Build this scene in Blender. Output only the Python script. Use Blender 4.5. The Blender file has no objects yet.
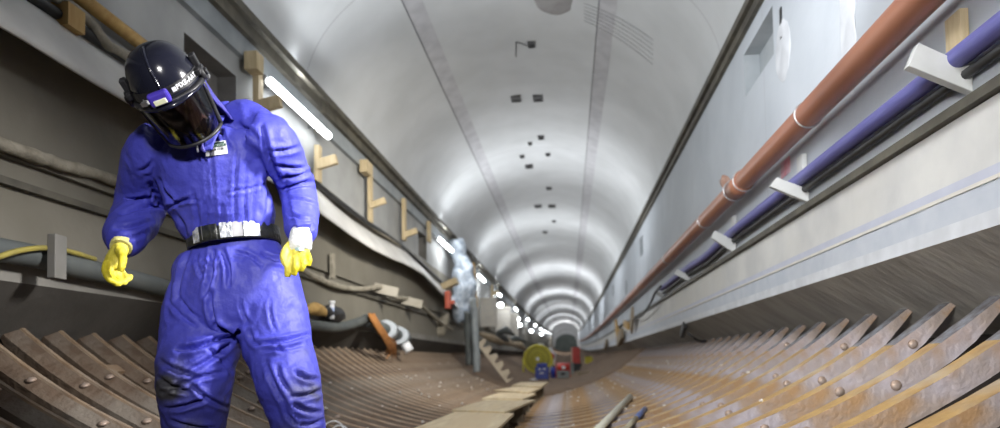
import bpy, bmesh, math, random
import numpy as np
from mathutils import Vector, Matrix, noise
random.seed(7)
C = bpy.context.scene.collection
PI = math.pi
# ------------------------------------------------------------------ survey (station y along the tunnel, x across, z up)
H = 0.85                                    # eye height over the invert skin
F, PX, PY = 667.0, 500.0, 334.0
_d = Vector(((569-PX)/F, -(360-PY)/F, -1)).normalized()
_r = math.radians(1.2)
_u = Vector((-math.sin(_r), math.cos(_r), 0)); _u -= _d*_u.dot(_d); _u.normalize()
_x = _d.cross(_u)
M = Matrix((_x, _d, _u))                    # camera -> world
def ray(X, Y): return M @ Vector(((X-PX)/F, -(Y-PY)/F, -1))
EYE = Vector((0, 0, H))
def at(X, Y, y=None, x=None, z=None):       # sight line cut by a survey plane; z given relative to the eye
    r = ray(X, Y)
    k = y/r.y if y is not None else (x/r.x if x is not None else z/r.z)
    return EYE + r*k
RX, LX = 1.53, -2.65                        # wall faces
SPR, ECX, EA, EB = 2.75, -0.56, 2.09, 1.45  # springing height, ellipse of the vault
ACX, ACZ, AR = -0.53, 2.98, 3.58            # circle of the ribs' inner edge
def lift(y): return 2.1e-4*(y-15)**2 if y > 15 else 0.0
def arcz(x, R=AR): return H + ACZ - math.sqrt(max(R*R-(x-ACX)**2, 0))
def onarc(X, Y, R=AR):                      # where a sight line meets the rib surface
    r = ray(X, Y); a = r.x**2+r.z**2; b = -2*(r.x*ACX+r.z*ACZ); c = ACX**2+ACZ**2-R*R
    k = (-b+math.sqrt(b*b-4*a*c))/(2*a); return EYE + r*k
def onvault(X, Y):
    r = ray(X, Y); A = (r.x/EA)**2+(r.z/EB)**2; B = -2*(r.x*ECX/EA**2+r.z*SPR/EB**2); Cc = (ECX/EA)**2+(SPR/EB)**2-1
    k = (-B+math.sqrt(max(B*B-4*A*Cc, 0)))/(2*A); return EYE + r*k
# ------------------------------------------------------------------ materials
def mat(name, c1, c2=None, rough=.7, metal=0, scale=4, bump=0, bscale=None, stretch=(1,1,1), c3=None, spec=.5, contrast=(.35,.65), detail=6):
    m = bpy.data.materials.new(name); m.use_nodes = True
    nt = m.node_tree; N = nt.nodes; L = nt.links; b = N['Principled BSDF']
    b.inputs['Roughness'].default_value = rough; b.inputs['Metallic'].default_value = metal
    b.inputs['Specular IOR Level'].default_value = spec
    b.inputs['Base Color'].default_value = (*c1, 1)
    tc = N.new('ShaderNodeTexCoord'); mp = N.new('ShaderNodeMapping'); mp.inputs['Scale'].default_value = stretch
    L.new(tc.outputs['Object'], mp.inputs[0])
    if c2 is not None:
        n = N.new('ShaderNodeTexNoise'); n.inputs['Scale'].default_value = scale; n.inputs['Detail'].default_value = detail
        L.new(mp.outputs[0], n.inputs[0])
        r = N.new('ShaderNodeValToRGB'); L.new(n.outputs['Fac'], r.inputs[0])
        r.color_ramp.elements[0].position = contrast[0]; r.color_ramp.elements[0].color = (*c1, 1)
        r.color_ramp.elements[1].position = contrast[1]; r.color_ramp.elements[1].color = (*c2, 1)
        out = r.outputs[0]
        if c3 is not None:
            n2 = N.new('ShaderNodeTexNoise'); n2.inputs['Scale'].default_value = scale*.31; n2.inputs['Detail'].default_value = 4
            L.new(mp.outputs[0], n2.inputs[0])
            r2 = N.new('ShaderNodeValToRGB'); r2.color_ramp.elements[0].position = .48; r2.color_ramp.elements[1].position = .62
            L.new(n2.outputs['Fac'], r2.inputs[0])
            mx = N.new('ShaderNodeMix'); mx.data_type = 'RGBA'; L.new(r2.outputs[0], mx.inputs['Factor'])
            L.new(out, mx.inputs['A']); mx.inputs['B'].default_value = (*c3, 1); out = mx.outputs['Result']
        L.new(out, b.inputs['Base Color'])
    if bump:
        n3 = N.new('ShaderNodeTexNoise'); n3.inputs['Scale'].default_value = bscale or scale*3; n3.inputs['Detail'].default_value = 8
        L.new(mp.outputs[0], n3.inputs[0])
        bp = N.new('ShaderNodeBump'); bp.inputs['Strength'].default_value = bump; bp.inputs['Distance'].default_value = .02
        L.new(n3.outputs['Fac'], bp.inputs['Height']); L.new(bp.outputs[0], b.inputs['Normal'])
    return m
def seam(m, period, width, dark, axis='Y', off=0.0):          # thin formwork joints across a concrete material
    nt = m.node_tree; N = nt.nodes; L = nt.links; b = N['Principled BSDF']
    src = b.inputs['Base Color'].links[0].from_socket
    tc = N.new('ShaderNodeTexCoord'); s = N.new('ShaderNodeSeparateXYZ'); L.new(tc.outputs['Object'], s.inputs[0])
    a = N.new('ShaderNodeMath'); a.operation = 'ADD'; a.inputs[1].default_value = off; L.new(s.outputs[axis], a.inputs[0])
    md = N.new('ShaderNodeMath'); md.operation = 'MODULO'; md.inputs[1].default_value = period; L.new(a.outputs[0], md.inputs[0])
    lt = N.new('ShaderNodeMath'); lt.operation = 'LESS_THAN'; lt.inputs[1].default_value = width; L.new(md.outputs[0], lt.inputs[0])
    mu = N.new('ShaderNodeMath'); mu.operation = 'MULTIPLY'; mu.inputs[1].default_value = .7; L.new(lt.outputs[0], mu.inputs[0])
    mx = N.new('ShaderNodeMix'); mx.data_type = 'RGBA'; L.new(mu.outputs[0], mx.inputs['Factor']); L.new(src, mx.inputs['A'])
    mx.inputs['B'].default_value = (*dark, 1); L.new(mx.outputs['Result'], b.inputs['Base Color'])
def emis(name, c, s):
    m = bpy.data.materials.new(name); m.use_nodes = True; b = m.node_tree.nodes['Principled BSDF']
    b.inputs['Base Color'].default_value = (*c, 1); b.inputs['Emission Color'].default_value = (*c, 1)
    b.inputs['Emission Strength'].default_value = s; return m
m_vault = mat('vault concrete', (.50,.515,.52), (.60,.615,.625), .6, scale=1.3, bump=.12, bscale=9, contrast=(.3,.7))
seam(m_vault, 6.5, .018, (.36,.36,.38), off=.0)
m_seam = mat('vault joint', (.44,.44,.46), (.53,.53,.55), .8, scale=5)
m_joint = mat('dark joint line', (.14,.14,.15), (.25,.25,.26), .9, scale=20)
m_rwall = mat('right wall concrete', (.42,.455,.495), (.51,.545,.585), .85, scale=1.6, bump=.15, bscale=12, contrast=(.3,.7), c3=(.47,.505,.545))
seam(m_rwall, 3.0, .012, (.38,.39,.42), off=.8)
m_rlow = mat('right lower wall', (.60,.595,.57), (.50,.50,.49), .7, scale=3, bump=.15, bscale=14, c3=(.56,.55,.52))
m_rband = mat('lavender band', (.47,.49,.57), (.42,.44,.52), .6, scale=6)
m_rline = mat('pale line', (.63,.60,.53), (.55,.53,.49), .7, scale=9)
m_rfoot = mat('blue grey band', (.43,.47,.53), (.50,.53,.58), .6, scale=7)
m_redge = mat('white edge concrete', (.62,.64,.67), (.52,.54,.57), .7, scale=8)
m_soff = mat('soffit concrete', (.25,.24,.22), (.36,.345,.315), .85, scale=2.2, bump=.5, bscale=6, stretch=(1,2.4,1))  # shade of the downward-facing soffit is put into the colour
m_lsoff = mat('left soffit concrete', (.055,.05,.043), (.08,.073,.065), .85, scale=2.2, bump=.5, bscale=6)  # left soffit shade put into a still darker colour
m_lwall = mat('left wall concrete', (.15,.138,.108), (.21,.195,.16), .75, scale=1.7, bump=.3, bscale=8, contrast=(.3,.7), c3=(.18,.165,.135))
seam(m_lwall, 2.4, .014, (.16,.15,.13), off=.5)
m_lup = mat('left upper wall concrete', (.27,.275,.27), (.35,.355,.35), .7, scale=2, bump=.2)
m_lsteel = mat('grey steel band', (.20,.22,.23), (.27,.29,.30), .5, scale=4)
m_lbench = mat('left bench concrete', (.25,.24,.22), (.19,.18,.16), .8, scale=3, bump=.3)
m_dark = mat('dark rail', (.055,.05,.04), (.11,.10,.075), .7, scale=6)
m_black = mat('black rubber', (.012,.012,.014), (.03,.03,.03), .5, scale=8)
m_recr = mat('pale recess', (.33,.36,.38), (.42,.45,.47), .9, scale=4)
m_recess = mat('recess', (.11,.105,.095), (.17,.16,.15), .9, scale=4)
def rust(name, a, b, c):
    return mat(name, a, b, .6, metal=.15, scale=7, bump=.5, bscale=30, c3=c, contrast=(.38,.6))
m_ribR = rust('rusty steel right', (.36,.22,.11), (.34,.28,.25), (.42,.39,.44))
m_ribRt = mat('rust orange edge', (.52,.33,.12), (.36,.22,.09), .65, scale=9, bump=.4, bscale=30, c3=(.46,.38,.28))
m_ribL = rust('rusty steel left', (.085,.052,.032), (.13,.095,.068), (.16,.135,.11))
m_ribLt = mat('pale steel edge', (.33,.24,.16), (.20,.13,.08), .55, metal=.3, scale=8, bump=.3, bscale=30, c3=(.25,.22,.19))  # paler than the left rib faces
m_bolt = mat('rivet steel', (.30,.21,.15), (.36,.29,.25), .5, metal=.3, scale=25)
m_tip = mat('bare steel tip', (.40,.42,.48), (.22,.20,.20), .4, metal=.4, scale=30)
m_skin = mat('invert skin', (.016,.011,.008), (.035,.022,.014), .9, scale=3, bump=.5)
m_dirt = mat('brown spoil', (.12,.072,.04), (.20,.13,.08), .9, scale=5, bump=.8, bscale=18, c3=(.15,.10,.065))
m_wood = mat('plywood', (.52,.40,.24), (.66,.55,.36), .65, scale=3, stretch=(7,.8,1), bump=.1, c3=(.58,.45,.27))
m_woody = mat('yellow timber', (.42,.33,.19), (.52,.42,.26), .7, scale=6, stretch=(6,6,.8))
m_woodo = mat('ochre plank', (.42,.25,.08), (.52,.34,.12), .7, scale=5, stretch=(5,5,.8))
m_woodd = mat('old timber', (.24,.19,.13), (.34,.28,.20), .8, scale=6, stretch=(5,5,.8))
m_pipe = mat('orange brown pipe', (.34,.135,.075), (.42,.185,.11), .4, scale=2.5, stretch=(4,.5,4), c3=(.30,.12,.07))
m_blue = mat('violet blue pipe', (.10,.10,.31), (.14,.14,.38), .5, scale=10, stretch=(6,.4,6))
m_steel = mat('clamp steel', (.55,.55,.56), (.42,.42,.43), .35, metal=.8, scale=20)
m_brack = mat('white board', (.46,.47,.46), (.54,.55,.54), .6, scale=6)
m_gpipe = mat('grey green pipe', (.075,.085,.085), (.11,.12,.115), .6, scale=4)
m_hose = mat('dusty hose', (.33,.30,.24), (.22,.20,.155), .9, scale=12, bump=.5, bscale=30)
m_yhose = mat('yellow hose', (.34,.28,.06), (.26,.22,.06), .5, scale=8)
m_sheet = mat('white membrane', (.66,.65,.62), (.52,.51,.49), .5, scale=2, bump=.25, bscale=5)
m_plastic = mat('crumpled film', (.22,.26,.31), (.46,.51,.57), .25, scale=9, bump=1, bscale=14)
m_white = mat('white plastic', (.75,.76,.78), (.65,.66,.68), .4, scale=6)
m_rope = mat('orange rope', (.42,.17,.04), (.30,.13,.04), .8, scale=30)
m_yel = mat('yellow paint', (.62,.56,.05), (.5,.44,.04), .5, scale=6)
m_red = mat('red paint', (.60,.05,.035), (.45,.04,.03), .45, scale=6)
m_bluep = mat('blue plastic', (.015,.03,.25), (.02,.05,.32), .4, scale=6)
m_greym = mat('grey machine', (.16,.18,.18), (.22,.24,.24), .5, scale=8)
m_tube = emis('lamp diffuser', (.93,.97,1), 20)
m_lamph = mat('lamp housing', (.28,.29,.30), (.22,.23,.24), .5, scale=6)
m_debris = mat('pale rubble', (.52,.48,.43), (.66,.62,.58), .9, scale=40)
m_stain = mat('shotcrete patch', (.30,.29,.29), (.38,.37,.37), .85, scale=6, bump=.3)
# ------------------------------------------------------------------ mesh helpers
def obj(name, bm, m=None, parent=None, smooth=False, bevel=0, fix=True):
    me = bpy.data.meshes.new(name)
    if fix: bmesh.ops.recalc_face_normals(bm, faces=bm.faces)
    bm.to_mesh(me); bm.free()
    o = bpy.data.objects.new(name, me); C.objects.link(o)
    for k in (m if isinstance(m, (list, tuple)) else [m]): me.materials.append(k)
    if parent is not None: o.parent = parent
    if smooth:
        for p in me.polygons: p.use_smooth = True
    if bevel:
        b = o.modifiers.new('bevel', 'BEVEL'); b.width = bevel; b.segments = 2; b.limit_method = 'ANGLE'
    return o
def tag(o, label, cat, group=None, kind=None):
    if label: o['label'] = label
    if cat: o['category'] = cat
    if group: o['group'] = group
    if kind: o['kind'] = kind
    return o
def struct(o): o['kind'] = 'structure'; return o
def empty(name, loc, label, cat, group=None):
    o = bpy.data.objects.new(name, None); C.objects.link(o); o.location = loc; o.empty_display_size = .1
    return tag(o, label, cat, group)
def local(bm, root):                        # move world-built geometry into a root's frame (unrotated root)
    bmesh.ops.translate(bm, verts=bm.verts, vec=-Vector(root.location)); return bm
def part(name, bm, m, root, **k): return obj(name, local(bm, root), m, root, **k)
def box(bm, c, s, rot=None, mi=0):
    r = bmesh.ops.create_cube(bm, size=1)
    mt = Matrix.Translation(c) @ (rot.to_4x4() if rot is not None else Matrix.Identity(4)) @ Matrix.Diagonal((*s, 1))
    bmesh.ops.transform(bm, matrix=mt, verts=r['verts'])
    if mi:
        for f in {f for v in r['verts'] for f in v.link_faces}: f.material_index = mi
    return bm
def frame(d):
    d = d.normalized(); up = Vector((0,0,1)) if abs(d.z) < .9 else Vector((0,1,0))
    a = d.cross(up).normalized(); return a, a.cross(d).normalized()
def tube(bm, pts, rad, seg=12, cap=True, ell=None, mi=0, closed=False):
    """sweep a round (or elliptical: ell = list of (a, b, avec)) section through the points"""
    pts = [Vector(p) for p in pts]; n = len(pts); rings = []
    pa = None
    for i, p in enumerate(pts):
        if closed: d = pts[(i+1) % n]-pts[i-1]
        else: d = pts[min(i+1, n-1)]-pts[max(i-1, 0)]
        d.normalize()
        if ell: a = ell[i][2] - d*ell[i][2].dot(d); a.normalize(); b = a.cross(d)
        elif pa is None: a, b = frame(d)
        else:
            a = pa - d*pa.dot(d); a.normalize(); b = a.cross(d)
        pa = a
        ra, rb = (ell[i][0], ell[i][1]) if ell else ((rad[i],)*2 if isinstance(rad, (list, tuple)) else (rad, rad))
        rings.append([bm.verts.new(p+a*ra*math.cos(2*PI*k/seg)+b*rb*math.sin(2*PI*k/seg)) for k in range(seg)])
    for i in range(n if closed else n-1):
        A, B = rings[i], rings[(i+1) % n]
        for k in range(seg):
            f = bm.faces.new((A[k], A[(k+1)%seg], B[(k+1)%seg], B[k])); f.material_index = mi; f.smooth = True
    if cap and not closed:
        for R in (rings[0], rings[-1]):
            f = bm.faces.new(R); f.material_index = mi
    return bm
def spline(pts, n=8):
    pts = [Vector(p) for p in pts]; out = []
    for i in range(len(pts)-1):
        p0, p1, p2, p3 = pts[max(i-1,0)], pts[i], pts[i+1], pts[min(i+2, len(pts)-1)]
        for k in range(n):
            t = k/n
            out.append(.5*((2*p1)+(p2-p0)*t+(2*p0-5*p1+4*p2-p3)*t*t+(3*p1-p0-3*p2+p3)*t**3))
    return out+[pts[-1]]
def sheet(bm, rows, thick=0, mi=0):
    vs = [[bm.verts.new(p) for p in r] for r in rows]
    for i in range(len(vs)-1):
        for k in range(len(vs[0])-1):
            f = bm.faces.new((vs[i][k], vs[i][k+1], vs[i+1][k+1], vs[i+1][k])); f.material_index = mi
    return bm
def dome(bm, c, nrm, r, h, seg=10):
    a, b = frame(nrm); nrm = nrm.normalized(); rings = []
    for t in (0, .45, .8):
        rr = r*math.cos(t*PI/2); hh = h*math.sin(t*PI/2)
        rings.append([bm.verts.new(c+nrm*hh+(a*math.cos(2*PI*k/seg)+b*math.sin(2*PI*k/seg))*rr) for k in range(seg)])
    top = bm.verts.new(c+nrm*h)
    for i in range(2):
        for k in range(seg): bm.faces.new((rings[i][k], rings[i][(k+1)%seg], rings[i+1][(k+1)%seg], rings[i+1][k])).smooth = True
    for k in range(seg): bm.faces.new((rings[2][k], rings[2][(k+1)%seg], top)).smooth = True
    bm.faces.new(rings[0])
    return bm
def rough(bm, amp, sc, seed=0):
    for v in bm.verts: v.co += noise.noise_vector(v.co*sc+Vector((seed, 0, 0)))*amp
    return bm
# ------------------------------------------------------------------ the setting
Y0, Y1 = -2.0, 112.0
ys = [Y0+i*1.0 for i in range(18)] + [16+i*4 for i in range(25)]
ys = [y for y in ys if y <= Y1]
# vault
bm = bmesh.new(); NS = 64
rows = []
for y in ys:
    rows.append([Vector((ECX+EA*math.cos(PI*k/NS), y, H+SPR+lift(y)+EB*math.sin(PI*k/NS))) for k in range(NS+1)])
sheet(bm, rows); struct(obj('ceiling', bm, m_vault, smooth=True))
# walls with openings
def wall(name, x, sgn, bands, holes, mats, depth=.3):
    """bands: list of (z0, z1, xoffset towards the room, material); holes: (y0, y1, z0, z1)"""
    bm = bmesh.new()
    zs = sorted({b[0] for b in bands} | {b[1] for b in bands} | {h[2] for h in holes} | {h[3] for h in holes})
    yy = sorted(set(ys) | {h[0] for h in holes} | {h[1] for h in holes})
    def off(z):
        for b in bands:
            if b[0] <= z < b[1]: return b[2], b[3]
        return 0, 0
    def V(xx, y, z): return bm.verts.new((xx, y, H+z+lift(y)))
    for i in range(len(yy)-1):
        ya, yb = yy[i], yy[i+1]; ym = (ya+yb)/2; prev = None
        for j in range(len(zs)-1):
            za, zb = zs[j], zs[j+1]; zm = (za+zb)/2; o, mi = off(zm)
            X = x - sgn*o
            hole = any(h[0] < ym < h[1] and h[2] < zm < h[3] for h in holes)
            if not hole:
                f = bm.faces.new((V(X,ya,za), V(X,yb,za), V(X,yb,zb), V(X,ya,zb))); f.material_index = mi
            if prev is not None and abs(prev-X) > 1e-5:
                f = bm.faces.new((V(prev,ya,za), V(prev,yb,za), V(X,yb,za), V(X,ya,za))); f.material_index = mi
            prev = X
    for h in holes:
        a, b, z0, z1 = h; o, mi = off((z0+z1)/2); X = x-sgn*o; Xo = x+sgn*depth
        rm = len(mats)-1
        for q in (((X,a,z0),(Xo,a,z0),(Xo,a,z1),(X,a,z1)), ((X,b,z0),(Xo,b,z0),(Xo,b,z1),(X,b,z1)),
                  ((X,a,z0),(Xo,a,z0),(Xo,b,z0),(X,b,z0)), ((X,a,z1),(Xo,a,z1),(Xo,b,z1),(X,b,z1)),
                  ((Xo,a,z0),(Xo,b,z0),(Xo,b,z1),(Xo,a,z1))):
            f = bm.faces.new([V(*p) for p in q]); f.material_index = rm
    bmesh.ops.remove_doubles(bm, verts=bm.verts, dist=1e-4)
    return struct(obj(name, bm, mats, fix=False))
rh = [(4.95,5.75,2.20,2.56)] + [(k, k+.55, 2.12, 2.5) for k in (13.6, 22.5, 31.0, 40.0)] + [(k, k+.25, 1.7, 2.05) for k in (17.5, 26.0)]
wall('wall_right', RX, 1, [(.44,.50,.05,4),(.50,.60,.05,3),(.60,.615,.055,2),(.615,.655,.045,1),(.655,.90,.03,5),(.90,2.76,0,0)],
     rh, [m_rwall, m_rband, m_rline, m_rfoot, m_redge, m_rlow, m_recr], depth=.13)
_n = at(184,32,x=LX); _m = at(236,80,x=LX); lh = [(_n.y, _m.y, _n.z-H-.42, _n.z-H)] + [(k, k+.7, 1.92, 2.38) for k in (11.7, 18.2, 25, 32, 40)]
wall('wall_left', LX, -1, [(.41,.50,.06,2),(.50,.86,.03,0),(.86,1.02,-.04,0),(1.02,1.9,0,0),(1.9,2.53,0,1),(2.53,2.76,.05,3)],
     lh, [m_lwall, m_lup, m_lbench, m_lsteel, m_recess], depth=.16)
# soffits under the walls
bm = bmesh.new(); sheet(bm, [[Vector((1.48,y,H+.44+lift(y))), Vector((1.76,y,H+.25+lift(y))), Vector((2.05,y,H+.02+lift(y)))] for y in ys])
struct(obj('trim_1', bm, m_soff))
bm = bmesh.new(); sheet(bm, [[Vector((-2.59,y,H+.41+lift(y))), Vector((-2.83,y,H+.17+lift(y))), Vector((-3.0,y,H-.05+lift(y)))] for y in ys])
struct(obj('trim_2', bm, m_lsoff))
# dark mouldings at the springing, rails in the wall grooves
def rail(name, x0, x1, z0, z1, m):
    bm = bmesh.new()
    sheet(bm, [[Vector((a, y, H+b+lift(y))) for a, b in ((x0,z0),(x1,z0),(x1,z1),(x0,z1),(x0,z0))] for y in ys])
    return struct(obj(name, bm, m))
rail('trim_3', 1.49, 1.55, 2.70, 2.77, m_dark); rail('trim_4', 1.46, 1.56, 2.785, 2.85, m_dark)
rail('trim_5', -2.55, -2.68, 2.70, 2.80, m_dark); rail('trim_6', -2.50, -2.62, 2.80, 2.87, m_dark)
rail('trim_7', 1.47, 1.56, .905, .945, m_dark)
rail('trim_8', -2.58, -2.70, .86, .895, m_dark)
# vault joint strips
def vstrip(name, u0, u1, m, off=.004):
    bm = bmesh.new(); rows = []
    for y in ys:
        rows.append([Vector((ECX+(EA-off)*math.cos(t), y, H+SPR+lift(y)+(EB-off)*math.sin(t))) for t in (u0, (u0+u1)/2, u1)])
    sheet(bm, rows); return struct(obj(name, bm, m))
def vang(X, Y):
    p = onvault(X, Y); return math.atan2((p.z-H-SPR)/EB, (p.x-ECX)/EA)
a1 = vang(448,100); a2 = vang(463,100); a3 = vang(591,100); a4 = vang(604,100)
vstrip('trim_9', a1, a2, m_seam); vstrip('trim_10', a1-.004, a1+.004, m_joint, .007)
vstrip('trim_11', a3, a4, m_seam); vstrip('trim_12', a3-.0035, a3+.0035, m_joint, .007)
# end bulkhead
bm = bmesh.new(); box(bm, (ECX, Y1+.3, H+2+lift(Y1)), (7, .4, 9)); struct(obj('wall_end', bm, mat('end bulkhead', (.50,.51,.53), (.58,.59,.60), .9, scale=2)))
bm = bmesh.new(); tube(bm, [(ECX+.2, Y1+.09, H+.25+lift(Y1)), (ECX+.2, Y1-.05, H+.25+lift(Y1))], 2.15, 40); struct(obj('dark_disc_1', bm, mat('end opening', (.075,.09,.085), (.12,.135,.13), .9, scale=1)))  # solid disc; its dark colour stands in for the unlit opening
for rr, yy_ in ((2.45, 0),):
    bm = bmesh.new(); tube(bm, [(ECX+.1+rr*math.cos(PI*k/30)*min(1, 2.0/rr), Y1-.3+yy_, H+.35+lift(Y1+yy_)+rr*1.12*math.sin(PI*k/30)) for k in range(31)], .16, 8); struct(obj('trim_%d' % (13+int(-yy_)), bm, m_vault))
# invert skin
bm = bmesh.new(); R2 = AR+.24; rows = []
for y in ys:
    rows.append([Vector((ACX+R2*math.sin(t), y, H+ACZ-R2*math.cos(t)+lift(y))) for t in [(-.74+1.48*k/40) for k in range(41)]])
sheet(bm, rows); struct(obj('floor', bm, m_skin, smooth=True))
# spoil that buries the ribs further in
bm = bmesh.new(); rows = []
yy = [6.5+i*.35 for i in range(70)] + [31+i*3 for i in range(28)]
for y in yy:
    row = []
    w = min(1.0, max(0, (y-9.5)/11.0)); 
    for k in range(45):
        t = -.72+1.44*k/44
        cover = w*1.25 - abs(t+.02)*(1.0)*(1.35-w) + .10*noise.noise(Vector((t*6, y*.6, 3)))
        cover = max(-.2, min(cover, .22))
        R = AR+.16-cover*.95 + .018*noise.noise(Vector((t*14, y*3, 0)))
        if y > 18: R = min(R, AR-.02+.03*noise.noise(Vector((t*5, y, 7))))
        row.append(Vector((ACX+R*math.sin(t), y, H+ACZ-R*math.cos(t)+lift(y))))
    rows.append(row)
sheet(bm, rows); tag(obj('spoil', bm, m_dirt, smooth=True), 'brown rusty spoil covering the bottom of the tunnel beyond the plywood boards', 'spoil', kind='stuff')
# ------------------------------------------------------------------ ribs
def rib_mesh(xa, xb, t=.07, dep=.13, n=22):
    bm = bmesh.new(); dep0 = dep
    ta, tb = math.asin((xa-ACX)/AR), math.asin((xb-ACX)/AR); V = []
    for i in range(n+1):
        a = ta+(tb-ta)*i/n; s, c = math.sin(a), math.cos(a); q = []; dep = dep0*(min(1, .30+(n-i)/3.5) if xb > 0 else min(1, .4+i/3))
        sec = ((AR, -t/2), (AR, t/2), (AR+dep, t/2), (AR+dep, -t/2)) if xb > 0 else ((AR+.045, -t/2), (AR+.006, t*.22), (AR-.004, t*.26), (AR-.004, t/2), (AR+dep, t/2), (AR+dep, -t/2))
        for (R, y) in sec:
            jit = .003*noise.noise(Vector((i*.7, R*9, y*20)))
            q.append(bm.verts.new((ACX+(R+jit)*s, y, ACZ-(R+jit)*c)))
        V.append(q)
    for i in range(n):
        K = len(V[i])
        for k in range(K):
            f = bm.faces.new((V[i][k], V[i][(k+1)%K], V[i+1][(k+1)%K], V[i+1][k])); f.material_index = (1 if k == 0 else 0) if K == 4 else (1 if k in (1,2) else 0)
            if i >= n-3 and xb > 0 and k == 0: f.material_index = 2
    bm.faces.new(V[0]); bm.faces.new(V[-1][::-1])
    return bm
def bolt_mesh():
    bm = bmesh.new(); dome(bm, Vector((0,.004,0)), Vector((0,-1,0)), .026, .015, 12); return bm
tmp = obj('rivet', bolt_mesh(), m_bolt); rivet_me = tmp.data; bpy.data.objects.remove(tmp)
def clip_me(): 
    bm = bmesh.new(); box(bm, (0,0,0), (.07,.20,.03)); box(bm, (.0,.0,-.02), (.12,.04,.03)); return bm
tmp = obj('tie_plate', clip_me(), m_ribLt); tie_me = tmp.data; bpy.data.objects.remove(tmp)
rng = random.Random(3)
def lay_ribs(t_, dp_, xa, xb, y0, pitch, ymax, mats, label, group, angs, near, ties):
    src = obj('steel_rib', rib_mesh(xa, xb, t_, dp_), mats); me = src.data; first = True
    y = y0; i = 0
    while y < ymax:
        if first: r = src; first = False
        else: r = src.copy(); C.objects.link(r)
        r.location = (0, y, H+lift(y)); tag(r, label, 'tunnel rib', group)
        r.rotation_euler = (0, rng.uniform(-.0015, .0015), 0)
        if y < near:
            for a in angs:
                if xb > 0 and rng.random() < .22: continue
                a2 = a + rng.uniform(-.004, .004) + (.018 if i % 2 else 0)
                b = bpy.data.objects.new('rivet', rivet_me); C.objects.link(b); b.parent = r
                if xb > 0: b.location = (ACX+(AR+.045)*math.sin(a2), -.05, ACZ-(AR+.045)*math.cos(a2))
                else: b.location = (ACX+(AR+.017)*math.sin(a2), -.012, ACZ-(AR+.017)*math.cos(a2)); b.rotation_euler = (-1.2, 0, 0)
        if i in ties:
            a2 = ties[i]; b = bpy.data.objects.new('tie_plate', tie_me); C.objects.link(b); b.parent = r
            b.location = (ACX+(AR+.05)*math.sin(a2), .13, ACZ-(AR+.05)*math.cos(a2)); b.rotation_euler = (0, -a2, 0)
        y += pitch; i += 1
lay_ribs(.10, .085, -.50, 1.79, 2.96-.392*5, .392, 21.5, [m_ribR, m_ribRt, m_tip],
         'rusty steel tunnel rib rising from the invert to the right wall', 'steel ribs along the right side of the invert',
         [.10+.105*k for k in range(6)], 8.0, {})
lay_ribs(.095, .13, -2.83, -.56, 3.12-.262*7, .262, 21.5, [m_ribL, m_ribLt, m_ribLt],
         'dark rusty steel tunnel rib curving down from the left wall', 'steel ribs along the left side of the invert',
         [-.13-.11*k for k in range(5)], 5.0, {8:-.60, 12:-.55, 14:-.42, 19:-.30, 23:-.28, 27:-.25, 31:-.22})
# ------------------------------------------------------------------ plywood boards
B = [[(455,411.8),(514,413),(498,427.6),(415,427.6)], [(487,399.7),(535,399.7),(505,411.8),(452,409.5)],
     [(500,392.5),(536,393.2),(523,398.8),(482,398)], [(514,386.6),(542,387),(530,392.5),(494,390)], [(521,382),(548.4,382),(541,386.6),(512,385)]]
labs = ['nearest plywood board of the walkway, cut by the bottom of the frame', 'second nearest plywood board of the walkway, sharp cornered and widest across',
        'pale plywood board in the middle of the walkway, third from the front', 'fourth plywood board of the walkway counted from the front', 'farthest plywood board of the walkway, just before the blue and red equipment']
for i, q in enumerate(B):
    z = -.42+.014*i
    c = [at(X, Y, z=z) for X, Y in q]
    if i == 0:
        c[3] = c[0]+(c[3]-c[0])*1.9; c[2] = c[1]+(c[2]-c[1])*1.9
    bm = bmesh.new()
    top = [bm.verts.new(p) for p in c]; bot = [bm.verts.new(p-Vector((0,0,.022))) for p in c]
    bm.faces.new(top); bm.faces.new(bot[::-1])
    for k in range(4): bm.faces.new((top[k], bot[k], bot[(k+1)%4], top[(k+1)%4]))
    o = obj('plywood_board', bm, m_wood, bevel=.002); tag(o, labs[i], 'board', 'plywood walkway boards')
    cc = sum(c, Vector())/4                  # timber bearer under each board
    for s in (-1, 1):
        p0, p1 = (c[0]+c[3])/2, (c[1]+c[2])/2
        d = (c[0]+c[1]-c[2]-c[3]); d.z = 0; d.normalize()
        mid = (p0+p1)/2 + d*s*(((c[0]-c[3]).length)*.3)
        zb = arcz(mid.x)-.02; h = (H+z-.022)-zb+lift(mid.y)
        bm = bmesh.new(); box(bm, (mid.x, mid.y, zb+h/2-.001), (abs(p1.x-p0.x)*.75, .07, h))
        tag(obj('timber_bearer', bm, m_woodd), 'dark timber bearer under the plywood walkway', 'timber', 'bearers under the walkway boards')
# rubble crumbs
for i in range(130):
    side = rng.random() < .55
    y = rng.uniform(4, 16) if side else rng.uniform(3.2, 13)
    x = rng.uniform(-2.5, -.9) if side else rng.uniform(-.2, 1.45)
    bm = bmesh.new(); bmesh.ops.create_icosphere(bm, subdivisions=1, radius=rng.uniform(.008, .022)); rough(bm, .012, 60, i)
    for v in bm.verts: v.co.z *= .6
    o = obj('rubble_chip', bm, m_debris); o.location = (x, y, arcz(x)+.006+lift(y))
    pit = .392 if not side else .262; yb = 2.96 if not side else 3.12
    o.location.y = yb+round((y-yb)/pit)*pit
    tag(o, 'small pale rubble chip lying on the rusty ribs', 'rubble', 'rubble chips scattered over the ribs')
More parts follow.
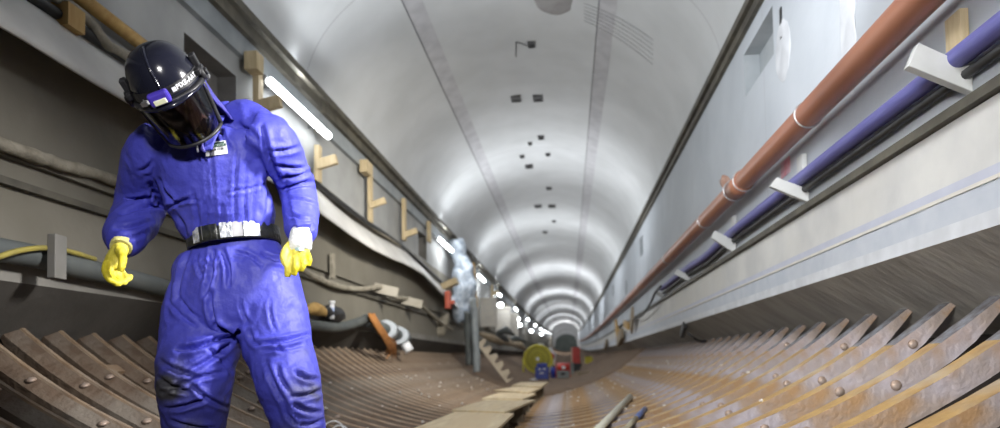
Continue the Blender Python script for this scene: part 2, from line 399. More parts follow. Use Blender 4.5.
# ------------------------------------------------------------------ right wall services
def longpipe(name, pts, r, m, label, cat, seg=24):
    bm = bmesh.new(); tube(bm, pts, r, seg)
    o = obj(name, bm, m, smooth=False); tag(o, label, cat); return o
op = longpipe('orange_pipe', [(1.40, y, H+1.39+lift(y)) for y in [-1.5,0,1,2,3,4,5,6,8,10,13,16,20,25,30,40,55,75,100]], .073, m_pipe, 'long orange-brown pipe running along the upper right wall', 'pipe', 32)
def ring(c, R, r, m, name, parent, d=Vector((0,1,0)), w=None):
    bm = bmesh.new(); a, b = frame(d)
    tube(bm, [c+(a*math.cos(2*PI*k/28)+b*math.sin(2*PI*k/28))*R for k in range(28)], r, 8, closed=True)
    return obj(name, bm, m, parent, smooth=True)
CY = at(740,175,x=1.40).y
for y in (at(808,108,x=1.40).y, at(705,216,x=1.40).y, 9.4, 13.0):
    ring(Vector((1.40, y, H+1.39)), .076, .006, m_steel, 'clamp', op)
bm = bmesh.new(); tube(bm, [(1.40, CY-.12, H+1.39), (1.40, CY+.22, H+1.39)], .080, 28); c = obj('coupling', bm, m_pipe, op)
for y in (CY-.12, CY+.2): ring(Vector((1.40, y, H+1.39)), .086, .006, m_steel, 'clamp', op)
bm = bmesh.new(); bmesh.ops.create_icosphere(bm, subdivisions=3, radius=.055); rough(bm, .03, 18); bmesh.ops.translate(bm, verts=bm.verts, vec=(1.36, CY+.33, H+1.49)); obj('sealant_lump', bm, mat('rusty lump', (.30,.17,.12), (.42,.30,.25), .9, scale=20), op, smooth=True)
BY = [2.52, 4.20, 6.05, 8.5, 11.4]
BQ = [((916,45),(970,69),(970,94),(906,68)), ((776,178),(808,190),(808,203),(769,187)), ((714,231),(736,241),(735,254),(711,238)), ((677,269),(690,276),(690,282),(674,274)), ((656,290),(663,294),(663,298),(654,293))]
blab = ['nearest white board bracket on the right wall holding up the blue pipe', 'second nearest white board bracket on the right wall, beside the red paint mark', 'third white board bracket on the right wall, mid distance under the orange pipe',
        'fourth white board bracket on the right wall, near the end of the blue pipe', 'farthest small white board bracket on the right wall']
for q, lb in zip(BQ, blab):
    y = at(q[1][0], q[1][1], x=RX-.01).y
    c4 = [at(X, Y, y=y) for X, Y in q]
    bm = bmesh.new(); f0 = [bm.verts.new(p-Vector((0,.02,0))) for p in c4]; f1 = [bm.verts.new(p+Vector((0,.02,0))) for p in c4]
    bm.faces.new(f0); bm.faces.new(f1[::-1])
    for k in range(4): bm.faces.new((f0[k], f1[k], f1[(k+1)%4], f0[(k+1)%4]))
    br = obj('board_bracket', bm, m_brack, bevel=.003); tag(br, lb, 'bracket', 'white board brackets on the right wall')
for X, Y, h, m, lb in ((957,34,.15,m_woody,'pale yellow timber cleat behind the nearest bracket'), (802,169,.17,m_brack,'pale cleat on the wall behind the second bracket'), (734,226,.17,m_brack,'pale cleat on the wall behind the third bracket')):
    p = at(X, Y, x=1.505); bm = bmesh.new(); box(bm, p, (.03, .10, h)); tag(obj('wall_cleat', bm, m), lb, 'cleat')
bp = spline([(1.47, -1.5, H+1.10), (1.47, 1, H+1.10), (1.47, 4, H+1.11), (1.47, 6.2, H+1.11), (1.475, 7.3, H+1.08), (1.47, 8.5, H+1.10), (1.47, 10.6, H+1.09)], 6)
longpipe('blue_pipe', bp, .040, m_blue, 'violet-blue pipe resting on white board brackets along the right wall', 'pipe')
longpipe('dark_conduit', [(v.x+.025, v.y, v.z-.066) for v in bp], .020, m_black, 'thin dark conduit tucked under the blue pipe', 'conduit', 10)
cab = [at(661,286,x=1.42), at(655,293,x=1.38), at(650,304,x=1.36), at(640,317,x=1.38), at(628,321,x=1.42), at(618,327,x=1.45)]
longpipe('loose_cable', spline(cab), .018, m_black, 'loose dark cable dropping from the end of the blue pipe', 'cable', 8)
# red marks and slit
def patch(name, y0, y1, z0, z1, m, label, x=RX-.004):
    bm = bmesh.new(); box(bm, (x, (y0+y1)/2, H+(z0+z1)/2), (.006, y1-y0, z1-z0)); tag(obj(name, bm, m), label, 'mark')
pm = at(786,167,x=RX); patch('paint_mark', pm.y-.09, pm.y+.09, pm.z-H-.06, pm.z-H+.05, mat('red spray paint', (.62,.22,.26), (.55,.40,.45), .8, scale=14), 'small faded red spray paint mark on the right wall')
s0 = at(781,8,x=RX); s1 = at(781,40,x=RX); patch('wall_slot', s0.y-.02, s0.y+.02, s1.z-H, s0.z-H, m_black, 'narrow dark vertical slot in the right wall near the recess')
# plaster patches
for (X, Y, w, h, lb) in ((783, 50, .16, .22, 'rough white plaster patch below the narrow wall slot'), (848, 25, .10, .42, 'tall faint white plaster patch above the orange pipe')):
    p = at(X, Y, x=RX); bm = bmesh.new(); bmesh.ops.create_icosphere(bm, subdivisions=4, radius=1)
    for v in bm.verts: v.co = Vector((v.co.x*.008, v.co.y*w, v.co.z*h)) ; v.co += noise.noise_vector(v.co*9)*.02*Vector((.3,1,1)).length*.4
    o = obj('plaster_patch', bm, m_redge, smooth=True); o.location = (RX+.001, p.y, p.z); tag(o, lb, 'plaster patch', 'plaster patches on the right wall')
# hanging black connector on the soffit
k = [at(679,327,x=1.46), at(688,333,x=1.50), at(694,338,x=1.55), at(700,341,x=1.66), at(706,341,x=1.72)]
hc = empty('hanging_plug', k[0], 'black plug on a short cord hanging over the right concrete edge', 'plug')
bm = bmesh.new(); box(bm, (k[0]+k[1])/2, (.05, .28, .10), Matrix.Rotation(-.45, 3, 'X')); part('plug_body', bm, m_black, hc, bevel=.01)
bm = bmesh.new(); tube(bm, spline(k[1:]), .014, 8); part('cord', bm, m_black, hc)
# timber stack far on the right bench
tl = ['leaning weathered plank', 'short board', 'splintered timber']
for i, (X, Y, dx, dz, w) in enumerate([(620,338,.7,.16,.09), (627,325,.5,.1,.08), (606,345,.6,.10,.08), (617,330,.4,.2,.06), (632,320,.25,.2,.05)]):
    yv = 14.5+i*1.0; p = at(X, Y, x=1.40)
    bm = bmesh.new(); box(bm, p, (w, dx*2.4, dz*1.6), Matrix.Rotation((-.12, .1, -.15, .4, -.5)[i], 3, 'X'))
    lb = ['long weathered timber beam propped on the distant right bench', 'short ochre board on top of the distant timber heap', 'farthest timber in the heap on the right bench', 'upright splintered board in the distant timber heap', 'small timber offcut at the near end of the distant heap'][i]
    tag(obj('timber_piece', bm, [m_woodd, m_woodo][i % 2]), lb, 'timber', 'timber heap on the right bench')
# ------------------------------------------------------------------ loose tubes on the right ribs
p0, p1 = onarc(598, 430, AR-.03), onarc(630, 397, AR-.03); d = (p1-p0)
bm = bmesh.new(); tube(bm, [p0-d*.5, p1], .030, 16); tag(obj('plastic_tube', bm, mat('cream tube', (.72,.70,.56), (.78,.76,.64), .4, scale=5)), 'cream plastic tube lying across the ribs right of the walkway', 'tube')
p0, p1, p2 = onarc(626, 429, AR-.02), onarc(636, 418, AR-.02), onarc(645, 409, AR-.02)
bt = empty('caulking_tube', p0, 'short tube with a blue cap lying on the ribs beside the cream tube', 'tube')
bm = bmesh.new(); tube(bm, [p0, p1], .019, 14); part('barrel', bm, mat('tan tube', (.36,.32,.22), (.42,.38,.28), .5, scale=6), bt)
bm = bmesh.new(); tube(bm, [p1, p2], .021, 14); part('cap', bm, mat('blue cap', (.13,.17,.36), (.1,.13,.28), .4, scale=6), bt)
# ------------------------------------------------------------------ ceiling inserts and stain
for (X, Y, w, lb) in [(531.5,44,.10,'small dark ceiling insert nearest the dark ceiling patch'), (516,98.5,.16,'left dark rectangular insert of the large ceiling pair'), (538,98,.16,'right dark rectangular insert of the large ceiling pair'),
                  (529,166,.17,'wide dark insert of the middle ceiling group'), (541,137,.12,'dark insert at the front of the middle ceiling group'), (522,156,.10,'tiny dark insert left in the middle ceiling group'), (548,154,.10,'tiny dark insert right in the middle ceiling group'),
                  (538,206,.20,'left insert of the distant ceiling pair'), (552,206,.20,'right insert of the distant ceiling pair'), (549,188,.14,'small insert ahead of the distant ceiling pair'), (545,232,.16,'farthest small ceiling insert seen from below'), (554,221,.12,'little insert behind the distant ceiling pair'),
                  (530,143,.08,'speck-like insert beside the middle ceiling seam')]:
    p = onvault(X, Y); bm = bmesh.new(); l = w*1.1 if p.y < 7 else w*1.5
    box(bm, (0,0,0), (w, l, .03)); box(bm, (0, l*.2, -.02), (w*.6, .03, .03))
    o = obj('ceiling_insert', bm, m_black); o.location = p-Vector((0,0,.005)); tag(o, lb, 'ceiling insert', 'dark inserts along the crown of the vault')
p = onvault(520, 41); q = onvault(520, 56)
bm = bmesh.new(); tube(bm, [onvault(516,41)-Vector((0,0,.01)), onvault(516,56)-Vector((0,0,.01))], .006, 6); tube(bm, [onvault(516,41)-Vector((0,0,.012)), onvault(528,45)-Vector((0,0,.012))], .005, 6)
tag(obj('ceiling_wire', bm, m_black), 'thin bent wire on the vault beside a small insert', 'wire')
p = onvault(555, -4); bm = bmesh.new(); bmesh.ops.create_icosphere(bm, subdivisions=4, radius=1)
for v in bm.verts: v.co = Vector((v.co.x*.30, v.co.y*.40, v.co.z*.03)); v.co += noise.noise_vector(v.co*5)*.02
o = obj('shotcrete_patch', bm, m_stain, smooth=True); o.location = onvault(560, -3); tag(o, 'dark grey rounded patch on the vault at the top of the frame', 'ceiling patch')
for i in range(6):
    pts = [onvault(584+t*11.5, 3+i*3.4+t*3.6+t*t*.42+i*t*.25)-Vector((0,0,.006)) for t in range(7)]
    bm = bmesh.new(); tube(bm, spline(pts, 4), .0025, 5)
    tag(obj('ceiling_crack_wire', bm, m_joint), 'thin dark curved wire fanning out from the grey ceiling patch', 'wire', 'wires fanning from the ceiling patch')
# ------------------------------------------------------------------ LED battens on the left wall
LY = [(5.45,6.85), (12.9,14.4), (18.6,20.1), (23.4,24.9), (31.5,33.0), (41,42.5), (50,51.5), (60,61.5), (70,71.5), (80,81.5), (91,92.5)]
llab = ['nearest long glowing LED tube beside the worker on the left wall', 'second glowing tube light on the left wall, beside the plastic-wrapped bundle', 'third glowing tube light on the left wall', 'fourth glowing tube light on the left wall']
fl = bmesh.new(); box(fl, (0,0,.03), (.05,1.5,.03)); hous = obj('led_batten_housing', fl, m_lamph); hme = hous.data; bpy.data.objects.remove(hous)
fl = bmesh.new(); tube(fl, [(0,-.70,0),(0,.70,0)], .036, 14); for_me = obj('diffuser', fl, m_tube, smooth=True); dme = for_me.data; bpy.data.objects.remove(for_me)
for i, (a, b) in enumerate(LY):
    y = (a+b)/2
    r = empty('led_batten', (-2.50, y-.05, H+2.43+lift(y)), llab[i] if i < 4 else 'distant glowing tube light in the receding row on the left wall', 'tube light', 'tube lights on the left wall')
    for nm, me in (('housing', hme), ('diffuser', dme)):
        o = bpy.data.objects.new(nm, me); C.objects.link(o); o.parent = r
        if nm == 'housing': o.rotation_euler = (0, -1.1, 0)
    for s in (-.5, .5):
        bm = bmesh.new(); box(bm, (-.08, s, .03), (.13, .03, .03)); obj('wall_hook', bm, m_lamph, r)
    l = bpy.data.lights.new('tube lamp', 'AREA'); l.shape = 'RECTANGLE'; l.size = .06; l.size_y = 1.4; l.energy = 55 if i else 42; l.color = (.93, .97, 1)
    o = bpy.data.objects.new('tube_lamp', l); C.objects.link(o); o.location = (-2.44, y, H+2.40+lift(y))
    o.rotation_euler = Vector((-1, 0, -.35)).to_track_quat('Z', 'Y').to_euler()
    l = bpy.data.lights.new('tube lamp', 'AREA'); l.shape = 'RECTANGLE'; l.size = .06; l.size_y = 1.4; l.energy = 22 if i else 6; l.color = (.95,.97,1)
    o = bpy.data.objects.new('tube_lamp', l); C.objects.link(o); o.location = (-2.40, y, H+2.38+lift(y))
    o.rotation_euler = Vector((-.25, 0, 1)).to_track_quat('Z', 'Y').to_euler()
# small extra lamps in the distance
for i, (X, Y) in enumerate([(500,305), (499,313), (517,319), (519,325), (531,331), (541,334)]):
    p = at(X, Y, x=-2.25); p.z = p.z
    r = empty('work_lamp', p, 'small bright work lamp low on the distant left wall', 'work lamp', 'small distant work lamps on the left wall')
    bm = bmesh.new(); tube(bm, [(0,-.05,0),(.06,-.25,-.02)], .075, 12); obj('lens', bm, m_tube, r)
    bm = bmesh.new(); box(bm, (-.12,0,0), (.25,.1,.12)); obj('bracket', bm, m_lamph, r)
# ------------------------------------------------------------------ left wall services
def lw(X, Y, x=-2.55): return at(X, Y, x=x)
gp = spline([(-2.52,-1,H+.47), (-2.52,1.5,H+.47), lw(0,250,-2.52), lw(80,268,-2.52), lw(160,287,-2.52), (-2.52,5.6,H+.37), lw(310,325,-2.52), lw(340,327,-2.5), lw(366,319.5,-2.5)], 8)
longpipe('drain_pipe', gp, .055, m_gpipe, 'dark grey pipe lying along the left bench behind the worker', 'pipe')
cp = empty('pipe_coupling', lw(385,324), 'grey and white pipe coupling at the end of the left pipe', 'coupling')
a, b = lw(366,320,-2.5), lw(409,340,-2.46); d = (b-a)
bm = bmesh.new(); tube(bm, [a, a+d*.95], .075, 18); part('pipe_end', bm, m_gpipe, cp)
for t in (.45, .75):
    bm = bmesh.new(); tube(bm, [a+d*(t-.05), a+d*(t+.05)], .13, 20); part('flange', bm, mat('pale coupling', (.50,.54,.58), (.40,.44,.48), .4, scale=8), cp)
bm = bmesh.new(); tube(bm, [a+d*.8+Vector((.03,0,-.08)), a+d*.8+Vector((.12,0,-.22))], .07, 14); part('outlet', bm, m_white, cp)
longpipe('yellow_hose', spline([at(-15,262,x=-2.40), at(0,256.5,x=-2.41), at(18,251,x=-2.42), at(40,248,x=-2.44), at(60,249.5,x=-2.46), at(75,253,x=-2.48), at(95,259,x=-2.5)]), .013, m_yhose, 'thin yellow hose lying over the dark pipe at the left edge', 'hose', 10)
p = at(57, 257, x=-2.42); bm = bmesh.new(); box(bm, p, (.04, .085, .21), Matrix.Rotation(.1, 3, 'Z'))
tag(obj('pipe_support_block', bm, mat('grey board', (.17,.165,.15), (.21,.20,.19), .7, scale=6), bevel=.004), 'upright grey board block bracing the dark pipe left of the worker', 'block')
hs = [(-2.60,-1,H+1.07),(-2.60,1,H+1.07), at(0,143,x=-2.62), at(56,163,x=-2.62), at(132,188,x=-2.62), (-2.62,5.6,H+1.0), at(290,262,x=-2.6), at(315,277,x=-2.58), at(340,287,x=-2.56), at(362,289,x=-2.56), at(384,287,x=-2.52), at(396,297,x=-2.56), at(411,299,x=-2.52), at(424,308,x=-2.56), at(440,322,x=-2.5), at(452,330,x=-2.5)]
bm = bmesh.new(); tube(bm, spline(hs, 8), .034, 12); rough(bm, .008, 14); tag(obj('dusty_hose', bm, m_hose, smooth=True), 'dusty beige hose sagging along the left wall between brackets', 'hose')
for (X, Y, lb) in ((386, 290, 'nearer wedge bracket holding the dusty hose'), (412, 302, 'farther wedge bracket holding the dusty hose')):
    p = at(X, Y, x=-2.45); bm = bmesh.new(); box(bm, p, (.34, .05, .13), Matrix.Rotation(.25, 3, 'Y'))
    tag(obj('hose_bracket', bm, mat('beige board', (.42,.39,.33), (.36,.33,.27), .7, scale=6), bevel=.004), lb, 'bracket', 'hose brackets on the left wall')
p = at(332.5, 266, x=-2.60); bm = bmesh.new(); box(bm, p, (.03, .10, .28)); tag(obj('wall_batten', bm, m_hose), 'short pale vertical batten on the left wall right of the glove', 'batten')
# membrane
st = [(-1,1.46,1.84),(1.5,1.46,1.84),(2.9,1.46,1.83),(4.3,1.48,1.82),(5.4,1.50,1.86),(6.6,1.46,1.87),(7.6,1.41,1.79),(8.8,1.43,1.77),(9.8,1.46,1.80),(10.8,1.46,1.82),(12.2,1.34,1.69),(14,1.20,1.55),(15.5,1.16,1.48),(16.8,1.2,1.40)]
bm = bmesh.new(); rows = []
sp = spline([Vector((s[0], s[1], s[2])) for s in st], 6)
for s in sp:
    y, z0, z1 = s; rows.append([Vector((-2.62+.24*math.sin(PI*t*.5)-.03*math.sin(t*PI)+.012*noise.noise(Vector((t*3,y*1.5,0))), y, H+z1+(z0-z1)*t+.02*noise.noise(Vector((t*2,y*1.3,5))))) for t in [k/8 for k in range(9)]])
sheet(bm, rows); o = obj('membrane_strip', bm, m_sheet, smooth=True); sm = o.modifiers.new('t', 'SOLIDIFY'); sm.thickness = .012
tag(o, 'long white membrane strip draped along the left wall behind the worker', 'membrane')
# dark trays/cables above the membrane
longpipe('cable_bundle', spline([(-2.6,-1,H+1.86),(-2.6,2,H+1.86),at(50,-6,x=-2.58), at(66,3,x=-2.56), at(90,22,x=-2.55), at(108,45,x=-2.55), at(127,56,x=-2.56), (-2.57,4.6,H+1.86),(-2.6,6.6,H+1.90),(-2.6,8.5,H+1.84),(-2.6,11,H+1.83),(-2.58,14,H+1.6)]), .028, m_hose, 'grey dusty cable running above the white membrane', 'cable', 10)
longpipe('black_cable', spline([(-2.58,-1,H+1.80),(-2.58,3,H+1.82),(-2.58,5.5,H+1.90),(-2.58,8,H+1.84),(-2.6,10.5,H+1.84),(-2.55,14,H+1.58)]), .03, m_black, 'black cable tucked behind the top of the white membrane', 'cable', 10)
pA, pB = at(80,-3,x=-2.58), at(136,40,x=-2.58); bm = bmesh.new(); tube(bm, [pA-(pB-pA)*.4, pB+(pB-pA)*.5], .05, 4)
tag(obj('timber_rail', bm, m_woodo), 'ochre timber rail on the upper left wall behind the helmet', 'timber')
p = at(68, 19, x=-2.57); bm = bmesh.new(); box(bm, p, (.10,.12,.12)); tag(obj('timber_block', bm, m_woodo), 'small brown timber block wedged above the membrane at upper left', 'timber block')
# timber posts with cross blocks beside the lights
def tpost(X, Yt, Yb, lb, x=-2.56, w=.07, blocks=()):
    a, b = at(X, Yt, x=x), at(X, Yb, x=x); r = empty('timber_post', (x, a.y, b.z), lb, 'timber post', 'timber posts on the upper left wall')
    bm = bmesh.new(); box(bm, (x, a.y, (a.z+b.z)/2), (.05, w*1.3, a.z-b.z)); part('post', bm, m_woody, r)
    for (bx, by, L, tilt) in blocks:
        p = at(bx, by, x=x+.12); bm = bmesh.new(); box(bm, (x+.11, a.y-.04, p.z), (.22, .06, L), Matrix.Rotation(tilt, 3, 'Y')); part('cross_block', bm, m_woody, r, bevel=.004)
    return r
tpost(258, 56, 118, 'timber post at the near end of the first tube light', blocks=((268,103,.10,-.2),))
p = at(254, 63, x=-2.53); bm = bmesh.new(); box(bm, p, (.11,.13,.15)); tag(obj('timber_block', bm, m_woody, bevel=.004), 'pale yellow timber block above the near end of the first tube light', 'timber block')
tpost(318, 146, 182, 'timber post below the far end of the first tube light', blocks=((329,163,.10,-.25),))
tpost(370, 164, 222, 'tall slim timber post right of the first tube light', blocks=((376,201,.08,-.3),))
p = at(366, 168, x=-2.55); bm = bmesh.new(); box(bm, p, (.10,.22,.16)); tag(obj('timber_block', bm, m_woody, bevel=.004), 'pale block at the head of the tall slim timber post', 'timber block')
tpost(404, 199, 240, 'third timber post, midway between the first two tube lights', blocks=((409,231,.09,-.3),), w=.1)
tpost(429, 222, 242, 'short timber post just before the second tube light', w=.14)
p = at(472, 285, y=15.6); bm = bmesh.new(); box(bm, p, (.20, .05, 1.05), Matrix.Rotation(-.05, 3, 'Y')); tag(obj('ochre_board', bm, m_woodo, bevel=.004), 'ochre upright board just right of the plastic-wrapped bundle', 'board')
for i, (X, Y, y, w_, h_, lb) in enumerate([(489, 312, 17, .42, .75, 'beige upright panel right of the steel prop'), (503, 320, 20, .45, .8, 'second beige upright panel, below the row of lamps'), (513, 325, 25, .4, .9, 'third beige upright panel, farthest along the left wall')]):
    p = at(X, Y, y=y); bm = bmesh.new(); box(bm, p, (w_, .04, h_)); box(bm, p+Vector((0,-.03,h_*.45)), (w_*1.08, .03, .05)); tag(obj('upright_panel', bm, m_rline, bevel=.004), lb, 'panel', 'upright panels on the left wall')
for i, (X, Y, y, L_, an) in enumerate([(492,338,16,.9,.3), (500,336,18,.8,-.2), (509,342,19,.9,.1), (516,338,22,1.0,-.4), (520,345,20,.6,.5), (506,330,18,.7,.8)]):
    p = at(X, Y, y=y); bm = bmesh.new(); tube(bm, [p+Vector((-L_*.3,-L_*.4*math.cos(an),.1*math.sin(an*5))), p, p+Vector((L_*.25,L_*.4,-.12))], [.05,.09,.04], 7); rough(bm, .05, 6, i)
    tag(obj('dark_sheeting', bm, [m_woodd, m_gpipe][i%2]), 'dark rolled sheeting heaped on the left bench behind the notched plank', 'sheeting', 'rolled sheeting on the far left bench')
tpost(492, 285, 300, 'short distant timber post near the third tube light', x=-2.4, w=.2, blocks=((495,292,.1,-.3),))
# plastic-wrapped bundle
def crumple(name, prof, m, seg=28, amp=.05, sc=5, seed=0, sub=5):
    bm = bmesh.new(); tube(bm, spline([p for p, r in prof], sub), [0]*0 or list(np.interp(np.linspace(0, len(prof)-1, (len(prof)-1)*sub+1), range(len(prof)), [r for p, r in prof])), seg)
    rough(bm, amp, sc, seed); rough(bm, amp*.5, sc*2.7, seed+9); return bm
pr = [(at(457,240,y=14.6), .16), (at(457,246,y=14.6), .19), (at(459,256,y=14.6), .17), (at(463,264,y=14.6), .21), (at(463,275,y=14.6), .24), (at(464,290,y=14.6), .25), (at(461,304,y=14.6), .22), (at(462,322,y=14.6), .20)]
tag(obj('wrapped_bundle', crumple('b', pr, m_plastic, amp=.07), m_plastic), 'tall bundle wrapped in crumpled blue-grey plastic by the left wall', 'bundle')
p = at(450, 284, x=-2.3); bm = bmesh.new(); box(bm, p, (.32,.25,.12), Matrix.Rotation(-.4, 3, 'Y')); tag(obj('timber_offcut', bm, m_woody), 'pale timber offcut sticking out beside the wrapped bundle', 'timber')
p = at(448, 300, x=-2.3); bm = bmesh.new(); box(bm, p, (.10,.2,.34)); box(bm, p+Vector((.05,0,-.05)), (.16,.1,.08)); tag(obj('red_clamp', bm, mat('orange red', (.6,.13,.07), (.5,.1,.06), .5, scale=8), bevel=.02), 'orange-red clamp hanging beside the wrapped bundle', 'clamp')
# bluish post with rags and clutter
def thick_post(X, Yt, Yb, y, w, m, name, lb, cat):
    a, b = at(X[0], Yt, y=y), at(X[1], Yb, y=y); bm = bmesh.new(); tube(bm, spline([a, (a+b)/2+Vector((.01,0,0)), b], 8), w, 12); rough(bm, w*.35, 4); tag(obj(name, bm, m, smooth=True), lb, cat)
thick_post((473,477), 298, 372, 13.5, .07, mat('blue grey post', (.22,.25,.27), (.32,.35,.36), .6, scale=5), 'steel_prop', 'blue-grey steel prop standing at the left wall before the notched plank', 'prop')
thick_post((468,470), 312, 365, 13.9, .09, m_gpipe, 'dark_bundle', 'dark bundle of sheeting hanging behind the steel prop', 'bundle')
pr = [(at(452,300,y=14), .05), (at(447,318,y=14), .11), (at(441,328,y=14), .14), (at(432,333,y=14), .10), (at(425,333,y=14), .05)]
tag(obj('beige_sack', crumple('s', [(at(447,312,y=13.3), .04), (at(443,322,y=13.3), .12), (at(438,329,y=13.3), .15), (at(432,333,y=13.3), .10)], m_hose, amp=.05), m_hose, smooth=True), 'beige cloth sack slumped on the left bench beside the steel prop', 'sack')
# masonry casing wall box between the prop and the stair stringer
bm = bmesh.new()
for i, (X, Y, s) in enumerate([(506,316,(.12,1.2,.9)), (488,318,(.12,1.0,.7))]):
    box(bm, at(X, Y, x=-2.3), s)
tag(obj('wall_casing', bm, m_lwall), 'pale concrete casing panels on the left wall behind the notched plank', 'casing')
# notched stair stringer
a, b = at(482,340,y=14.6), at(512,379,y=14.0)
ax = (b-a); Ls = ax.length; ax.normalize(); up = Vector((ax.z*-1, 0, ax.x)); up = Vector((-ax.z, 0, ax.x)).normalized()
if up.z < 0: up = -up
bm = bmesh.new(); prof = [(0, -.14), (Ls, -.14), (Ls, .02)]
nn = 5
for i in range(nn):
    s0 = Ls*(1-(i+.02)/nn); s1 = Ls*(1-(i+.62)/nn); s2 = Ls*(1-(i+.98)/nn)
    for k in range(7):
        t = k/6; prof.append((s0+(s1-s0)*t, .05-.13*math.sin(PI*t)))
    prof.append((s2, .07))
f0 = [bm.verts.new(a+ax*s+up*h+Vector((0,-.03,0))) for s, h in prof]; f1 = [bm.verts.new(a+ax*s+up*h+Vector((0,.05,0))) for s, h in prof]
bm.faces.new(f0); bm.faces.new(f1[::-1])
for k in range(len(prof)): bm.faces.new((f0[k], f1[k], f1[(k+1)%len(prof)], f0[(k+1)%len(prof)]))
tag(obj('notched_plank', bm, mat('pale timber', (.40,.33,.24), (.50,.42,.31), .8, scale=5)), 'pale notched timber plank leaning from the left wall to the floor', 'plank')
# caulk tube, black bag, tan box, orange rope on the left bench
p = at(332, 319, x=-2.45); ct = empty('sealant_cartridge', p, 'white and blue sealant cartridge standing on the left bench', 'cartridge')
top = at(332, 301, x=-2.45); hh = top.z-p.z
for nm, z0, z1, r, m in (('barrel', 0, hh*.85, .026, m_white), ('label_band', hh*.2, hh*.62, .027, mat('blue label', (.12,.2,.45), (.5,.55,.65), .5, scale=18)), ('cap', hh*.85, hh, .034, m_white)):
    bm = bmesh.new(); tube(bm, [(0,0,z0),(0,0,z1)], r, 16); obj(nm, bm, m, ct)
tag(obj('black_bag', crumple('g', [(at(324,309,x=-2.5), .03), (at(328,313,x=-2.5), .09), (at(336,315,x=-2.5), .09), (at(344,317,x=-2.5), .03)], m_black, amp=.02), m_black, smooth=True), 'small black bag lying behind the sealant cartridge', 'bag')
tag(obj('tan_rag', crumple('g', [(at(309,311,x=-2.5), .03), (at(314,309,x=-2.5), .06), (at(322,312,x=-2.5), .05), (at(326,316,x=-2.5), .02)], m_woodo, amp=.02), m_woodo, smooth=True), 'crumpled tan rag on the left bench between worker and cartridge', 'rag')
ro = empty('orange_rope', at(371,315,x=-2.4), 'frayed orange rope hanging over the end of the left pipe', 'rope')
for i in range(9):
    e = [at(369+i*.5, 314, x=-2.42), at(373+i*.8, 322+i*.3, x=-2.36), at(380+i*.9, 334+(i%3), x=-2.34), at(388+(i*5)%9, 344+(i*3)%7, x=-2.38), at(385+(i*7)%12, 355+(i*4)%8, x=-2.46)]
    bm = bmesh.new(); tube(bm, spline(e, 5), [.02]*11+[.014-.001*k for k in range(10)], 6); part('strand', bm, m_rope, ro)
# white cable loop on the ribs by the worker's leg
for pts, nm in (([(322,432),(326,424),(334,421),(341,424),(344,431)], 'a'), ([(330,432),(337,426),(345,427),(350,434)], 'b')):
    bm = bmesh.new(); tube(bm, spline([onarc(X, Y, AR-.03) for X, Y in pts]), .006, 8)
    tag(obj('cable_loop', bm, m_white), 'grey-white cable loop on the ribs by the right trouser leg', 'cable', 'cable loops beside the worker')
# ------------------------------------------------------------------ distant equipment
def flr(X, y):                               # stand a thing on the spoil at station y
    r = ray(X, 370); x = r.x*y/r.y; return Vector((x, y, arcz(x)+.0+lift(y)+.03))
fb = flr(538, 23); fan = empty('drum_fan', fb, 'big round yellow drum fan standing on the tunnel floor', 'fan'); R = .47; fc = Vector((0,0,R+.10))
for nm, rr, th in (('outer_ring', R, .035), ('inner_ring', R*.62, .012)):
    bm = bmesh.new(); tube(bm, [fc+Vector((math.cos(2*PI*k/32)*rr, 0, math.sin(2*PI*k/32)*rr)) for k in range(32)], th, 8, closed=True); obj(nm, bm, m_yel, fan, smooth=True)
bm = bmesh.new()
for k in range(24):
    a = 2*PI*k/24; tube(bm, [fc+Vector((0,-.05,0)), fc+Vector((math.cos(a)*R, -.02, math.sin(a)*R))], .008, 5)
obj('grille', bm, m_yel, fan)
bm = bmesh.new(); tube(bm, [fc+Vector((0,.1,0)), fc+Vector((0,.3,0))], R*.97, 32); obj('drum', bm, mat('olive drum', (.36,.32,.05), (.3,.27,.05), .6, scale=5), fan)
bm = bmesh.new(); tube(bm, [fc+Vector((0,-.1,0)), fc+Vector((0,-.02,0))], .06, 14); obj('hub', bm, m_white, fan)
for s in (-1, 1):
    bm = bmesh.new(); tube(bm, [Vector((s*.5,-.05,.0)), Vector((s*.5,.0,.6))], .025, 8); tube(bm, [Vector((s*.5,-.35,-.0)), Vector((s*.5,.4,.0))], .025, 8); obj('stand_leg', bm, m_yel, fan)
vb = flr(542, 18.2); vac = empty('site_vacuum', vb, 'dark blue boxy site vacuum in front of the yellow fan', 'vacuum')
bm = bmesh.new(); box(bm, (0,0,.22), (.36,.3,.34)); obj('body', bm, m_bluep, vac, bevel=.03)
bm = bmesh.new(); box(bm, (0,0,.44), (.28,.26,.10)); obj('lid', bm, m_bluep, vac, bevel=.03)
for x, z in ((-.06,.33),(.07,.33),(.0,.22)):
    bm = bmesh.new(); box(bm, (x,-.16,z), (.06,.02,.04) if z > .3 else (.12,.02,.025)); obj('white_panel', bm, m_white, vac)
bm = bmesh.new(); tube(bm, [(-.1,-.1,.04),(-.22,-.2,.05),(-.32,-.15,.03)], .03, 8); obj('hose', bm, m_white, vac)
for s in (-1,1):
    bm = bmesh.new(); tube(bm, [(s*.14,-.1,.04),(s*.17,-.1,.04)], .05, 12); obj('wheel', bm, m_black, vac)
cb = flr(553.5, 20.5); can = empty('blue_canister', cb, 'small dark blue canister between the fan and the red machine', 'canister')
bm = bmesh.new(); tube(bm, [(0,0,0),(0,0,.30),(0,0,.36)], [.09,.09,.05], 16); obj('body', bm, m_bluep, can)
bm = bmesh.new(); tube(bm, [(0,0,.36),(0,0,.42)], .03, 10); obj('neck', bm, m_black, can)
gb = flr(563, 19.2); gen = empty('red_generator', gb, 'red and grey portable machine on the tunnel floor', 'machine')
